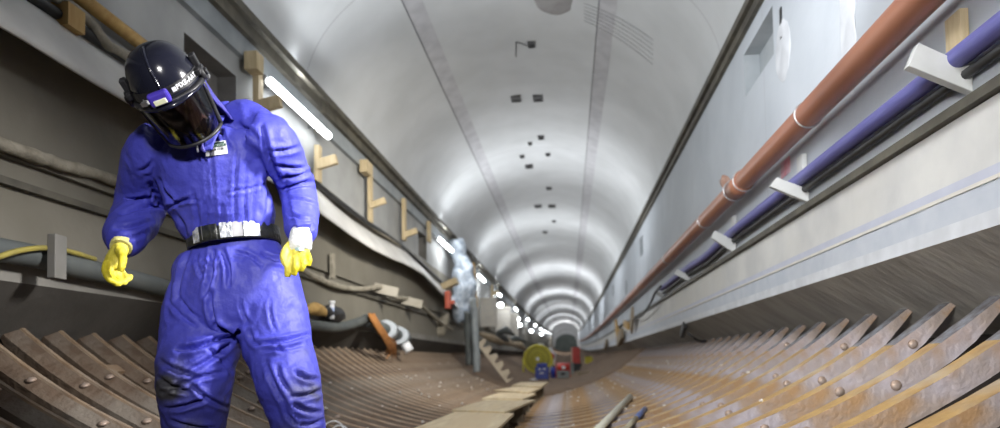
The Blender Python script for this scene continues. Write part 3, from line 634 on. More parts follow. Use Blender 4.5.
bm = bmesh.new(); box(bm, (0,0,.14), (.34,.3,.22)); obj('base_unit', bm, m_greym, gen, bevel=.02)
bm = bmesh.new(); tube(bm, [(-.16,0,.34),(.18,0,.34)], .12, 16); obj('tank', bm, m_red, gen)
bm = bmesh.new(); tube(bm, [(-.2,-.16,.05),(-.2,-.16,.48),(.2,-.16,.48),(.2,-.16,.05)], .015, 8); obj('carry_frame', bm, m_red, gen)
bm = bmesh.new(); box(bm, (0,-.16,.16), (.12,.02,.08)); obj('panel', bm, m_black, gen)
bm = bmesh.new(); box(bm, (.02,-.17,.34), (.1,.02,.08)); obj('sticker', bm, m_white, gen)
rb = flr(576, 31); rc = empty('red_cabinet', rb, 'upright red cabinet standing far down the tunnel', 'cabinet')
bm = bmesh.new(); box(bm, (0,0,.62), (.40,.35,.75)); obj('body', bm, m_red, rc, bevel=.02)
bm = bmesh.new(); box(bm, (-.18,-.18,.62), (.06,.02,.72)); obj('trim_strip', bm, mat('peach strip', (.6,.42,.35), (.55,.4,.3), .5, scale=5), rc)
bm = bmesh.new(); box(bm, (0,0,.13), (.5,.4,.26)); obj('trolley', bm, m_black, rc)
for i, (X, Y, y, s, m, nm, lb, ct_) in enumerate([(566,364,24,(.55,.5,.4),m_greym,'tool_crate','grey-green tool crate behind the red machine','crate'), (575,362,26,(.4,.4,.28),m_black,'black_case','low black case in front of the red cabinet','case'), (589,357,33,(.35,.5,.3),m_yel,'yellow_box','small yellow box by the distant right bench','box'), (583,372,19.6,(.35,.3,.08),m_woodd,'brown_board','dark brown board lying right of the red machine','board')]):
    b0 = flr(X, y); bm = bmesh.new(); box(bm, b0+Vector((0,0,s[2]/2)), s); box(bm, b0+Vector((0,0,s[2]+.015)), (s[0]*1.06, s[1]*1.06, .03)); tag(obj(nm, bm, m, bevel=.01), lb, ct_)
for X, y, lb, zz in ((541,27,'white sack leaning beside the distant lamps behind the fan', .95), (549,29,'second white sack with a red tie behind the fan', .8)):
    b0 = flr(X, y); tag(obj('white_sack', crumple('w', [(b0, .2), (b0+Vector((0,0,.4)), .3), (b0+Vector((.03,0,.8)), .26), (b0+Vector((0,0,zz+.2)), .1)], m_white, amp=.08, seed=X), m_white, smooth=True), lb, 'sack', 'white sacks behind the fan')
b0 = flr(551, 28.4); tag(obj('red_bag', crumple('w', [(b0+Vector((0,0,.55)), .08), (b0+Vector((.03,0,.7)), .13), (b0+Vector((0,0,.85)), .05)], m_red, amp=.03), m_red, smooth=True), 'small red bag in front of the white sacks', 'bag')
# ------------------------------------------------------------------ the worker
dg_objs = []
def remesh(name, bm, vox, smooth=6, fac=.5):
    me = bpy.data.meshes.new('raw'); bmesh.ops.recalc_face_normals(bm, faces=bm.faces); bm.to_mesh(me); bm.free()
    o = bpy.data.objects.new('raw', me); C.objects.link(o)
    r = o.modifiers.new('r', 'REMESH'); r.mode = 'VOXEL'; r.voxel_size = vox
    if smooth:
        s_ = o.modifiers.new('s', 'SMOOTH'); s_.iterations = smooth; s_.factor = fac
    dg = bpy.context.evaluated_depsgraph_get(); me2 = bpy.data.meshes.new_from_object(o.evaluated_get(dg)); me2.name = name
    bpy.data.objects.remove(o); bpy.data.meshes.remove(me)
    for p in me2.polygons: p.use_smooth = True
    return me2
def tsec(bm, secs, seg=28, ax=Vector((1,0,0))):
    secs = [(at(X, Y, y=y), hw*y/F, hd) for X, Y, y, hw, hd in secs]
    k = 4; n = (len(secs)-1)*k+1; ps = spline([s_[0] for s_ in secs], k)
    t = np.linspace(0, len(secs)-1, n); A = np.interp(t, range(len(secs)), [s_[1] for s_ in secs]); Bq = np.interp(t, range(len(secs)), [s_[2] for s_ in secs])
    return tube(bm, ps, None, seg, ell=[(A[i], Bq[i], ax) for i in range(n)])
def proj(w):
    v = w-EYE; c = Vector((v.dot(M.col[0]) if 0 else M[0][0]*v.x+M[1][0]*v.y+M[2][0]*v.z, M[0][1]*v.x+M[1][1]*v.y+M[2][1]*v.z, M[0][2]*v.x+M[1][2]*v.y+M[2][2]*v.z))
    return PX-F*c.x/c.z, PY+F*c.y/c.z
TORSO = [(217,122,2.36,19,.06),(216,128,2.35,38,.075),(210,137,2.34,62,.095),(208,148,2.33,70,.115),(211,165,2.34,61,.135),(215,190,2.37,54,.14),(224,212,2.41,52,.142),(230,227,2.43,49,.130),
         (232,234,2.44,40,.105),(232,243,2.45,39,.10),(233,250,2.45,50,.122),(234,266,2.46,64,.145),(236,290,2.46,68,.15),(237,308,2.46,70,.15),(241,322,2.46,66,.14),(242,330,2.46,50,.11)]
LEGL = [(205,290,2.46,34,.12),(202,312,2.46,39,.13),(201,340,2.43,41,.13),(197,362,2.40,39,.13),(195,385,2.39,37,.125),(195,410,2.42,33,.115),(195,432,2.44,30,.105),(197,462,2.46,29,.10),(198,482,2.48,25,.09),(198,490,2.48,20,.075)]
LEGR = [(268,290,2.46,32,.12),(271,312,2.46,37,.13),(276,340,2.44,35,.125),(283,362,2.41,32,.12),(289,385,2.38,31,.12),(295,408,2.39,27,.105),(299,432,2.41,25,.10),(303,462,2.44,25,.095),(305,480,2.46,23,.085),(305,488,2.46,18,.07)]
ARML = [(163,146,2.30,26,.09),(152,154,2.31,25,.09),(145,172,2.37,24,.088),(143,195,2.44,25,.085),(138,212,2.44,26,.085),(131,226,2.37,25,.08),(126,237,2.30,21,.07),(123,243,2.27,17,.055),(121,247,2.25,12,.04)]
ARMR = [(255,134,2.31,23,.09),(270,140,2.33,25,.09),(283,158,2.40,21,.08),(293,178,2.47,19,.072),(299,195,2.50,18,.07),(301,212,2.45,17,.065),(301,224,2.40,15.5,.058),(301,232,2.36,15,.052),(300,236,2.34,11,.038)]
floorz = arcz(at(198,490,y=2.48).x)
root = empty('worker', (at(240,420,y=2.45).x, 2.45, floorz), 'person in a blue hooded coverall, black helmet with face shield and yellow gloves, looking down', 'person')
bm = bmesh.new(); tsec(bm, TORSO, 36)
for s_ in (LEGL, LEGR, ARML, ARMR): tsec(bm, s_)
tsec(bm, [(218,126,2.36,20,.06),(232,121,2.36,20,.065),(250,122,2.35,20,.075),(264,130,2.34,18,.075)])
me = remesh('coverall', bm, .0078, 4)
# folds: each (x1, y1, x2, y2, half width px, depth m) is a crease on the cloth facing the viewer
CR = [(211,150,214,232,1.6,.006),(205,150,206,230,1.2,.003),(178,215,186,236,3,.010),(193,190,198,234,2.5,.009),(205,200,203,234,2,.007),(222,205,220,232,2.5,.009),(238,150,236,228,2.2,.007),(247,165,246,225,2,.006),(258,170,252,228,2.6,.009),(268,185,262,228,2.5,.009),
      (150,182,166,212,3,.012),(160,180,180,205,2.5,.008),(165,212,195,196,2.2,.007),(172,205,200,200,1.8,.005),(232,190,262,184,1.8,.004),(228,192,240,188,1.6,.004),(140,170,152,160,2.5,.006),(128,200,158,190,2.5,.008),(122,215,165,206,2.5,.009),(116,228,150,222,2.5,.008),(120,238,146,232,2,.006),
      (262,128,280,180,3,.012),(270,150,300,146,2.5,.008),(274,162,304,168,2.5,.008),(280,176,312,170,2.2,.008),(285,188,316,182,2.2,.009),(287,200,316,206,2,.006),(290,214,314,222,2,.006),(292,228,314,226,2,.006),(286,172,296,232,2,.004),
      (186,120,160,148,3,.006),(240,125,262,145,3,.006),(222,128,232,150,2.5,.006),
      (213,250,206,296,2.6,.013),(223,250,229,286,2.6,.013),(190,252,178,300,2.6,.008),(198,256,205,280,2,.006),(203,262,214,272,2,.007),(235,252,262,266,2.2,.008),(262,254,290,262,2.4,.009),(212,292,216,324,2.8,.014),(216,324,242,332,3,.018),(178,350,216,340,3,.016),(216,340,240,331,3,.018),
      (188,372,233,340,3,.012),(170,302,196,326,2.2,.007),(180,296,200,318,2,.006),(240,300,250,324,2,.006),(258,344,310,334,2.4,.009),(262,350,300,346,2,.006),(250,332,260,346,2.4,.008),
      (162,362,196,376,3,.011),(160,378,190,392,3,.011),(165,392,222,372,2.6,.009),(168,408,206,398,2.6,.010),(190,384,228,408,2.6,.009),(172,420,214,428,2.5,.008),(205,348,230,372,2.4,.007),
      (278,366,290,392,2.4,.008),(292,396,321,390,2.8,.011),(294,404,318,412,2.8,.011),(284,404,296,424,2.4,.009),(296,372,316,380,2.6,.010),(266,362,290,410,2.6,.008),(300,424,320,420,2.4,.008),(278,346,284,352,2.5,.006),(270,300,276,332,2,.005)]
import bisect
n = len(me.vertices); co = np.empty(n*3); me.vertices.foreach_get('co', co); co = co.reshape(-1,3)
no = np.array([v.normal[:] for v in me.vertices])
Mn = np.array(M); e = np.array(EYE)
c = (co-e) @ Mn; pxx = PX-F*c[:,0]/c[:,2]; pyy = PY+F*c[:,1]/c[:,2]
view = (e-co); view /= np.linalg.norm(view, axis=1)[:,None]
face = np.clip((no*view).sum(1)*2.5, 0, 1)
disp = np.zeros(n)
for ci, (x1,y1,x2,y2,w,dp) in enumerate(CR):
    if ci < 10: dp *= .5
    dx, dy = x2-x1, y2-y1; L2 = dx*dx+dy*dy; t = np.clip(((pxx-x1)*dx+(pyy-y1)*dy)/L2, 0, 1)
    bend = 2.2*np.sin(t*PI)*(1 if (x1+y1) % 2 < 1 else -1)
    sd = ((pxx-x1)*dy-(pyy-y1)*dx)/math.sqrt(L2)+bend; al = np.hypot(pxx-(x1+dx*t), pyy-(y1+dy*t)); d2 = np.where((t>0)&(t<1), np.abs(sd), al)
    fade = np.clip(.35+np.sin(PI*t)*.9, 0, 1)
    w = w*.72; dp = dp*1.75
    disp += (-dp*np.exp(-(d2/w)**2) + dp*.55*np.exp(-((d2-w*2.0)/(w*1.3))**2))*fade*face
for i in range(n):
    p = Vector(co[i]); q = Vector((p.x*9, p.y*9, p.z*5)); wv = noise.noise(q)*1.0
    r1 = 1-abs(noise.noise(Vector((p.x*8+p.z*3+wv, p.y*8, p.z*7-p.x*4+wv))))*2
    r2 = 1-abs(noise.noise(Vector((p.x*20-p.z*9, p.y*20, p.z*16+p.x*7+wv*2))))*2
    disp[i] += .0055*r1 + .0022*r2
co2 = co+no*disp[:,None]; me.vertices.foreach_set('co', co2.reshape(-1)); me.update()
ga = me.color_attributes.new('grime', 'FLOAT_COLOR', 'POINT')
for i in range(n):
    g = 0
    for (X, Y, rx, ry, s_) in ((168,385,24,26,1.1),(176,404,22,14,.7),(308,392,18,17,1.0),(312,410,14,12,.7),(305,352,12,14,.35),(192,430,40,18,.6),(300,432,26,14,.6),(222,405,12,20,.4)):
        g = max(g, s_*math.exp(-(((pxx[i]-X)/rx)**2+((pyy[i]-Y)/ry)**2)))
    g *= .6+.8*(noise.noise(Vector(co[i])*22)+.35)
    ga.data[i].color = (g, g, g, 1)
m_suit = mat('blue coverall fabric', (.046,.050,.37), (.064,.070,.46), .55, scale=5, bump=.35, bscale=26, spec=.35)
nt = m_suit.node_tree; bb = nt.nodes['Principled BSDF']; src = bb.inputs['Base Color'].links[0].from_socket
atn = nt.nodes.new('ShaderNodeAttribute'); atn.attribute_name = 'grime'; mx = nt.nodes.new('ShaderNodeMix'); mx.data_type = 'RGBA'
nt.links.new(atn.outputs['Fac'], mx.inputs['Factor']); nt.links.new(src, mx.inputs['A']); mx.inputs['B'].default_value = (.05,.05,.06,1); nt.links.new(mx.outputs['Result'], bb.inputs['Base Color'])
me.materials.append(m_suit)
def child(name, me_, m=None, parent=None):
    o = bpy.data.objects.new(name, me_); C.objects.link(o); o.parent = parent or root
    if m is not None: me_.materials.append(m)
    return o
def shift(me_): me_.transform(Matrix.Translation(-root.location)); return me_
suit = child('coverall', shift(me))
# the body itself, one continuous figure inside the clothes
def shrink(S, k, d=.02): return [(X, Y, y, hw*k, hd*k) for X, Y, y, hw, hd in S]
# head frame
HC = at(174, 97, y=2.08); v = (HC-EYE).normalized(); e1 = Vector((1,0,0)); e1 = (e1-v*e1.dot(v)).normalized(); e2 = e1.cross(v); e2 = e2 if e2.z > 0 else -e2
ro_ = math.radians(20); U0 = e2*math.cos(ro_)-e1*math.sin(ro_); S0 = e1*math.cos(ro_)+e2*math.sin(ro_)
pp = math.radians(17); U = U0*math.cos(pp)-v*math.sin(pp); Fw = -v*math.cos(pp)-U0*math.sin(pp)
yw = math.radians(12); Fd = Fw*math.cos(yw)-S0*math.sin(yw); Sd = S0*math.cos(yw)+Fw*math.sin(yw)
HM = Matrix((Sd, Fd, U)).transposed()        # local (side, front, up) -> world
def hp(s_, f_, u_): return HC + HM @ (Vector((s_, f_, u_))*.93)
bm = bmesh.new(); tsec(bm, shrink(TORSO[1:], .72), 24)
for s_ in (LEGL[:-1], LEGR[:-1], ARML, ARMR): tsec(bm, shrink(s_, .62), 14)
tube(bm, [at(215,130,y=2.35), hp(0,-.05,-.10), hp(0,-.03,0)], [.062,.058,.06], 16)
def blob(bm, c_, r_, mt=HM, sub=3):
    rr = bmesh.ops.create_icosphere(bm, subdivisions=sub, radius=1)
    bmesh.ops.transform(bm, matrix=Matrix.Translation(c_) @ mt.to_4x4() @ Matrix.Diagonal((*r_, 1)), verts=rr['verts'])
blob(bm, hp(0,-.015,.035), (.077,.098,.088)); blob(bm, hp(0,.02,-.045), (.062,.068,.075)); blob(bm, hp(0,.055,-.095), (.03,.028,.022))
blob(bm, hp(0,.092,-.035), (.013,.02,.018)); blob(bm, hp(0,.085,-.015), (.008,.014,.03)); blob(bm, hp(0,.082,.022), (.055,.014,.012)); blob(bm, hp(0,.082,-.070), (.026,.012,.006)); blob(bm, hp(0,.080,-.080), (.022,.012,.007))
for s_ in (-1, 1): blob(bm, hp(s_*.076,-.01,-.01), (.008,.018,.03)); blob(bm, hp(s_*.04,.068,-.03), (.02,.02,.02))
body = child('body', shift(remesh('body', bm, .0065, 3)), mat('skin', (.46,.22,.16), (.52,.27,.20), .5, scale=8))
for s_ in (-1, 1):
    bm = bmesh.new(); blob(bm, hp(s_*.031,.078,.002), (.0125,.0125,.0125), sub=2); part('eye', bm, m_white, root, smooth=True)
m_hel = mat('glossy black helmet', (.008,.009,.016), (.013,.014,.024), .16, scale=3)
m_trim = mat('matt black trim', (.012,.012,.014), (.022,.022,.025), .45, scale=20)
# helmet shell: revolve an egg plan
def ringpts(rs, rf, rb, u_, n_=48, ext=0):
    out = []
    for k in range(n_):
        a = 2*PI*k/n_; s_ = math.sin(a); f_ = math.cos(a); r_f = rf if f_ > 0 else rb
        e_ = ext*max(0, f_)**2.2
        out.append(hp((rs)*s_, (r_f+e_)*f_-.012, u_))
    return out
bm = bmesh.new(); rings = []
for t in [k/12 for k in range(12)]:
    cc_ = math.cos(t*PI/2)**.72; uu = .035+.150*math.sin(t*PI/2)
    rings.append([bm.verts.new(p) for p in ringpts(.122*cc_, .138*cc_, .142*cc_, uu)])
for i in range(11):
    for k in range(48): bm.faces.new((rings[i][k], rings[i][(k+1)%48], rings[i+1][(k+1)%48], rings[i+1][k])).smooth = True
tp = bm.verts.new(hp(0,-.012,.186))
for k in range(48): bm.faces.new((rings[-1][k], rings[-1][(k+1)%48], tp)).smooth = True
helmet = part('helmet', bm, m_hel, root, smooth=True)
bm = bmesh.new()                               # raised crest over the shell
pts = [hp(0, (.140)*math.cos(t)**.72*1.0-.012, .036+.152*math.sin(t)) for t in [.25+k*.1 for k in range(13)]]
for s_ in (-.028, .028): 
    pass
tube(bm, pts, .005, 8); 
cr_ = part('crest', bm, m_hel, root); cr_.parent = helmet; 
def sub(name, bm_, m, par, **k):
    o = part(name, bm_, m, root, **k); o.parent = par; return o
bm = bmesh.new()                               # brim
r1 = ringpts(.118,.134,.138,.040); r2 = ringpts(.133,.150,.150,.030, ext=.035); r3 = ringpts(.133,.150,.150,.022, ext=.034); r4 = ringpts(.118,.134,.138,.026)
V_ = [[bm.verts.new(p) for p in r_] for r_ in (r1, r2, r3, r4)]
for a_ in range(4):
    for k in range(48): bm.faces.new((V_[a_][k], V_[a_][(k+1)%48], V_[(a_+1)%4][(k+1)%48], V_[(a_+1)%4][k]))
sub('brim', bm, m_hel, helmet, smooth=True)
bm = bmesh.new()                               # strap
r1 = ringpts(.124,.140,.144,.048); r2 = ringpts(.1225,.1385,.1425,.078)
V_ = [[bm.verts.new(p) for p in r_] for r_ in (r1, r2)]
for k in range(48): bm.faces.new((V_[0][k], V_[0][(k+1)%48], V_[1][(k+1)%48], V_[1][k]))
strap = sub('lamp_strap', bm, m_trim, helmet)
hd = Matrix((Sd, Fd, U)).transposed()
bm = bmesh.new(); box(bm, hp(-.012,.150,.060), (.066,.030,.040), hd); lampo = sub('head_lamp', bm, mat('violet lamp body', (.055,.035,.36), (.08,.05,.45), .35, scale=12), helmet, bevel=.008)
bm = bmesh.new(); box(bm, hp(-.012,.167,.052), (.040,.006,.016), hd); sub('lamp_lens', bm, mat('lamp reflector', (.75,.78,.45), (.8,.8,.7), .2, scale=40), helmet, bevel=.002)
bm = bmesh.new(); box(bm, hp(-.068,.128,.052), (.018,.02,.012), hd @ Matrix.Rotation(.5,3,'Z')); sub('strap_slider', bm, m_steel, helmet)
# lettering along the strap
def letters(txt, size):
    cu = bpy.data.curves.new('t', 'FONT'); cu.body = txt; cu.size = size; cu.extrude = .0004; cu.space_character = 1.1; cu.offset = .0006
    o = bpy.data.objects.new('t', cu); C.objects.link(o); dg = bpy.context.evaluated_depsgraph_get(); m_ = bpy.data.meshes.new_from_object(o.evaluated_get(dg)); bpy.data.objects.remove(o); return m_
def wraptext(txt, size, a0, u_, par, m, name='lettering', r=(.1265,.143)):
    m_ = letters(txt, size)
    for v_ in m_.vertices:
        a = a0 + v_.co.x/.135; f_ = math.cos(a); s_ = math.sin(a)
        w_ = hp((r[0]+v_.co.z)*s_, (r[1]+v_.co.z)*f_-.012, u_+v_.co.y); v_.co = w_-root.location
    m_.materials.append(m); o = bpy.data.objects.new(name, m_); C.objects.link(o); o.parent = par; return o
m_letter = mat('white print', (.75,.76,.8), (.7,.7,.75), .5, scale=9)
wraptext('PIXE-AAT', .0215, .40, .057, helmet, m_letter)
bm = bmesh.new()
a = .33; box(bm, hp(.1265*math.sin(a), .1435*math.cos(a)-.012, .062), (.013,.003,.013), hd @ Matrix.Rotation(-a,3,'Z')); sub('emblem', bm, m_letter, helmet)
wraptext('lum', .013, -.62, .05, helmet, m_letter)
# side hinge and ratchet
for s_, nm in ((1, 'hinge'), (-1, 'hinge')):
    bm = bmesh.new(); tube(bm, [hp(s_*.118,.0,.045), hp(s_*.142,.0,.045)], .026, 18); tube(bm, [hp(s_*.142,.0,.045), hp(s_*.150,.0,.045)], .012, 12)
    sub(nm, bm, m_trim, helmet)
    bm = bmesh.new(); box(bm, hp(s_*.126,-.01,.085), (.02,.035,.05), hd); sub('ratchet', bm, m_trim, helmet, bevel=.004)
    bm = bmesh.new(); box(bm, hp(s_*.124,.03,.062), (.016,.03,.02), hd); sub('ratchet_lever', bm, m_trim, helmet, bevel=.003)
bm = bmesh.new(); box(bm, hp(.136,-.03,.02), (.016,.03,.018), hd); sub('side_clip', bm, m_steel, helmet, bevel=.003)
# face shield
m_vis = bpy.data.materials.new('smoked visor'); m_vis.use_nodes = True; nt = m_vis.node_tree; nt.nodes.clear()
o_ = nt.nodes.new('ShaderNodeOutputMaterial'); t_ = nt.nodes.new('ShaderNodeBsdfTransparent'); t_.inputs[0].default_value = (.10,.095,.105,1)
g_ = nt.nodes.new('ShaderNodeBsdfGlossy'); g_.inputs['Roughness'].default_value = .12; g_.inputs[0].default_value = (.8,.8,.85,1)
mxs = nt.nodes.new('ShaderNodeMixShader'); fr = nt.nodes.new('ShaderNodeFresnel'); fr.inputs[0].default_value = 1.45
nz = nt.nodes.new('ShaderNodeTexNoise'); nz.inputs['Scale'].default_value = 60
ad = nt.nodes.new('ShaderNodeMath'); ad.operation = 'MULTIPLY_ADD'; ad.inputs[1].default_value = .06; nt.links.new(nz.outputs['Fac'], ad.inputs[0]); nt.links.new(fr.outputs[0], ad.inputs[2])
nt.links.new(ad.outputs[0], mxs.inputs[0]); nt.links.new(t_.outputs[0], mxs.inputs[1]); nt.links.new(g_.outputs[0], mxs.inputs[2]); nt.links.new(mxs.outputs[0], o_.inputs[0])
def vis(a, t): # a angle, t 0 (top) .. 1 (bottom)
    rs = .124-.020*t; rf = .148-.042*t**1.6; return hp(rs*math.sin(a), rf*math.cos(a)-.012, .030-.168*t-.010*t*math.cos(a))
AM = 1.35; bm = bmesh.new(); sheet(bm, [[vis(-AM+2*AM*k/28, t/10) for k in range(29)] for t in range(11)])
shield = part('face_shield', bm, m_vis, root, smooth=True)
bm = bmesh.new(); tube(bm, [vis(-AM+2*AM*k/28, 1) for k in range(29)], .0065, 10)
for s_ in (-1, 1): tube(bm, [vis(s_*AM, t/8) for t in range(9)], .008, 10)
tube(bm, [vis(-AM+2*AM*k/28, 0) for k in range(29)], .009, 10)
fr_ = part('shield_frame', bm, m_trim, root); fr_.parent = shield
m_hood = mat('navy hood cloth', (.030,.028,.17), (.05,.045,.28), .6, scale=7, bump=.5, bscale=22)
m_hoodb = mat('black hood lining', (.012,.012,.018), (.02,.02,.028), .7, scale=9)
# hood: cloth from the shield sides round the back of the head down to the collar
bm = bmesh.new(); rows = []
nk = at(216,128,y=2.35)
for j in range(9):
    t = j/8; row = []
    for k in range(33):
        a = 1.30+(2*PI-2.60)*k/32
        top_ = hp(.124*math.sin(a), .140*math.cos(a)-.012, .03)
        mid_ = hp(.128*math.sin(a), .125*math.cos(a)-.02, -.12)
        low_ = nk+Vector((.105*math.sin(a), 0, 0))+Vector((0, -.09*math.cos(a)+.0, 0))+Vector((0,0,.0+.02*math.cos(a)))
        p = top_*(1-t)**2+mid_*2*t*(1-t)+low_*t*t
        p += noise.noise_vector(p*14)*.010
        row.append(p)
    rows.append(row)
sheet(bm, rows); hood = part('hood', bm, m_hood, root, smooth=True); sm = hood.modifiers.new('t', 'SOLIDIFY'); sm.thickness = .006
# lining below the chin and collar flaps
bm = bmesh.new(); rows = []
for j in range(7):
    t = j/6; rows.append([(vis(-AM+2*AM*k/20, 1)*(1-t) + (at(203,136,y=2.23)+Vector((.075*math.sin(-AM+2*AM*k/20), -.02*math.cos(-AM+2*AM*k/20), -.0)))*t)+noise.noise_vector(Vector((k,j,1))*.5)*.006 for k in range(21)])
sheet(bm, rows); part('neck_seal', bm, m_hoodb, root, smooth=True)
def flap(name, pts4, m, th=.008):
    bm = bmesh.new(); a_, b_, c_, d_ = pts4; rows = []
    for j in range(7):
        t = j/6; l_ = a_.lerp(d_, t); r_ = b_.lerp(c_, t); rows.append([l_.lerp(r_, k/6)+noise.noise_vector(l_.lerp(r_, k/6)*20)*.006 for k in range(7)])
    sheet(bm, rows); o = part(name, bm, m, root, smooth=True); s_ = o.modifiers.new('t', 'SOLIDIFY'); s_.thickness = th; return o
flap('collar_flap', [at(210,116,y=2.17), at(226,116,y=2.24), at(212,148,y=2.16), at(203,150,y=2.155)], m_suit)
flap('collar_flap', [at(196,136,y=2.15), at(204,140,y=2.14), at(206,152,y=2.155), at(197,146,y=2.165)], m_hood)
bm = bmesh.new(); tube(bm, [at(213,117,y=2.165), at(210,128,y=2.155), at(205,142,y=2.145)], .004, 8); part('piping', bm, m_white, root)
bm = bmesh.new(); tube(bm, [at(192,136,y=2.13), at(197,146,y=2.14), at(198,152,y=2.15)], .004, 8); part('piping', bm, m_white, root)
# chest label laid on the cloth
from mathutils.bvhtree import BVHTree
bvh = BVHTree.FromPolygons([Vector(v_.co)+root.location for v_ in suit.data.vertices], [p.vertices[:] for p in suit.data.polygons])
def oncloth(X, Y, off=.004):
    r = ray(X, Y).normalized(); h = bvh.ray_cast(EYE, r)
    return (h[0]-r*off) if h[0] is not None else at(X, Y, y=2.25)
def decal(q, n1, n2, off): # q: four px corners TL TR BR BL
    bm_ = bmesh.new(); rows = []
    mxd = min((oncloth(X, Y, 0)-EYE).length for X, Y in q)
    for j in range(n2+1):
        t = j/n2; row = []
        for k in range(n1+1):
            s_ = k/n1; X = (q[0][0]*(1-s_)+q[1][0]*s_)*(1-t)+(q[3][0]*(1-s_)+q[2][0]*s_)*t; Y = (q[0][1]*(1-s_)+q[1][1]*s_)*(1-t)+(q[3][1]*(1-s_)+q[2][1]*s_)*t
            row.append(oncloth(X, Y, off))
        rows.append(row)
    return sheet(bm_, rows)
Q = [(205.5,143.2),(226,140.2),(228,153.5),(205.8,156.5)]
lab = part('chest_label', decal(Q, 8, 6, .005), m_white, root, smooth=True)
Qt = [(206.2,143.6),(225.5,140.9),(226,145.8),(206.4,148.6)]
o = part('label_header', decal(Qt, 8, 3, .0065), mat('dark green print', (.012,.035,.03), (.02,.05,.04), .5, scale=9), root, smooth=True); o.parent = lab
def decaltext(txt, size, x0, y0, dx, dy, m, off):
    m_ = letters(txt, size); X1 = max(v_.co.x for v_ in m_.vertices)
    for v_ in m_.vertices:
        t = v_.co.x/X1; X = x0+dx*t; Y = y0+dy*t-v_.co.y/size*5.0*(size/.02); v_.co = oncloth(X, Y, off)-root.location
    m_.materials.append(m); o = bpy.data.objects.new('lettering', m_); C.objects.link(o); o.parent = lab
decaltext('connexstar', .018, 207.5, 147.6, 17, -2.4, mat('pale green print', (.45,.6,.5), (.5,.65,.55), .5), .008)
decaltext('5XN M 12 8X', .011, 208, 151.4, 16, -2.2, m_black, .008)
# belt
bc = at(234.5,240,y=2.45); bt_ = empty('belt_root', bc, None, None); bpy.data.objects.remove(bt_)
ax_ = Vector((1,0,.13)).normalized(); ay_ = Vector((0,1,0)); az_ = ax_.cross(ay_); 
def belt_band(a0, a1, off, h0, h1, nseg):
    bm_ = bmesh.new(); rows = []
    for k in range(nseg+1):
        a = a0+(a1-a0)*k/nseg; row = []
        for z_ in (h0, (h0+h1)/2, h1):
            ra, rb_ = .170+off, .155+off
            row.append(bc-ax_*ra*math.cos(a)-ay_*rb_*math.sin(a)+az_*z_)
        rows.append(row)
    return sheet(bm_, rows)
m_belt = mat('black webbing', (.014,.016,.016), (.03,.032,.03), .4, scale=30, bump=.4, bscale=50)
m_silver = mat('silver reflective tape', (.62,.64,.70), (.36,.38,.42), .3, metal=.35, scale=40, bump=.8, bscale=50, contrast=(.45,.6))
m_greyt = mat('grey belt tape', (.13,.13,.14), (.2,.2,.22), .4, scale=20)
belt = part('belt', belt_band(0, 2*PI, .004, -.030, .030, 60), m_belt, root, smooth=True); s_ = belt.modifiers.new('t', 'SOLIDIFY'); s_.thickness = .004
def angx(X):
    best = min(range(8, 172), key=lambda q: abs(proj(bc-ax_*.181*math.cos(math.radians(q))-ay_*.166*math.sin(math.radians(q)))[0]-X)); return math.radians(best)
for X0, X1, m in ((192,198.5,m_silver),(219.5,232,m_silver),(232.3,243,m_greyt),(243.3,260,m_silver)):
    o = part('tape', belt_band(angx(X0), angx(X1), .009, -.026, .030, 8), m, root, smooth=True); o.parent = belt; o.name = 'reflective_tape' if m is m_silver else 'grey_tape'
bm = belt_band(angx(199.5), angx(217), .013, -.030, .028, 8); o = part('buckle', bm, m_belt, root, smooth=True); o.parent = belt; s_ = o.modifiers.new('t', 'SOLIDIFY'); s_.thickness = .012
for X in (203, 212, 216):
    bm = belt_band(angx(X), angx(X+.9), .020, -.026, .026, 2); o = part('buckle_bar', bm, m_greyt if X == 203 else m_black, root); o.parent = belt
# gloves
m_glove = mat('yellow coated glove', (.66,.56,.02), (.50,.42,.02), .55, scale=12, bump=.5, bscale=40, c3=(.62,.55,.10))
m_knit = mat('white knit glove back', (.62,.64,.63), (.72,.73,.72), .8, scale=40, bump=.5, bscale=60)
def A3(p): return at(p[0], p[1], y=p[2])
def hand(palm, fingers, thumb, hw, th, ax):
    bm = bmesh.new(); ps = [A3(p) for p in palm]; n_ = len(ps)
    tube(bm, ps, None, 18, ell=[(w_, th*k_, ax) for w_, k_ in zip(hw, [1.2,1,1,.9,.8][:n_])])
    for f_, r_ in fingers: tube(bm, spline([A3(p) for p in f_], 4), list(np.interp(np.linspace(0,1,(len(f_)-1)*4+1), [0,.5,1], [r_, r_*.95, r_*.80])), 12)
    tube(bm, spline([A3(p) for p in thumb], 4), list(np.linspace(.017,.0115,(len(thumb)-1)*4+1)), 12)
    return bm
bm = hand([(121.5,245,2.245),(119,251,2.235),(115,259,2.225),(111,267,2.22)],
          [([(107,262,2.20),(105,271,2.175),(110,280,2.165),(116,282,2.185)], .0125), ([(110,265,2.215),(111,276,2.19),(117,284,2.185),(121.5,281,2.205)], .0125),
           ([(114,267,2.235),(118,277,2.22),(123.5,283,2.215),(127,279,2.235)], .012), ([(118,265,2.25),(124,274,2.245),(129,279.5,2.24),(131,275.5,2.26)], .0105)],
          [(119,250,2.22),(122.5,257,2.185),(122,265,2.165),(120,271,2.165)], [.030,.034,.038,.036], .024, Vector((.85,-.2,-.35)).normalized())
gl = child('glove', shift(remesh('glove', bm, .0038, 2)), m_glove)
bm = bmesh.new(); tube(bm, [at(124,240,y=2.27), at(120.5,248,y=2.235)], [.040,.036], 18); part('cuff_ring', bm, mat('pale yellow cuff', (.60,.56,.22), (.52,.48,.18), .8, scale=30, bump=.5, bscale=50), root).parent = gl
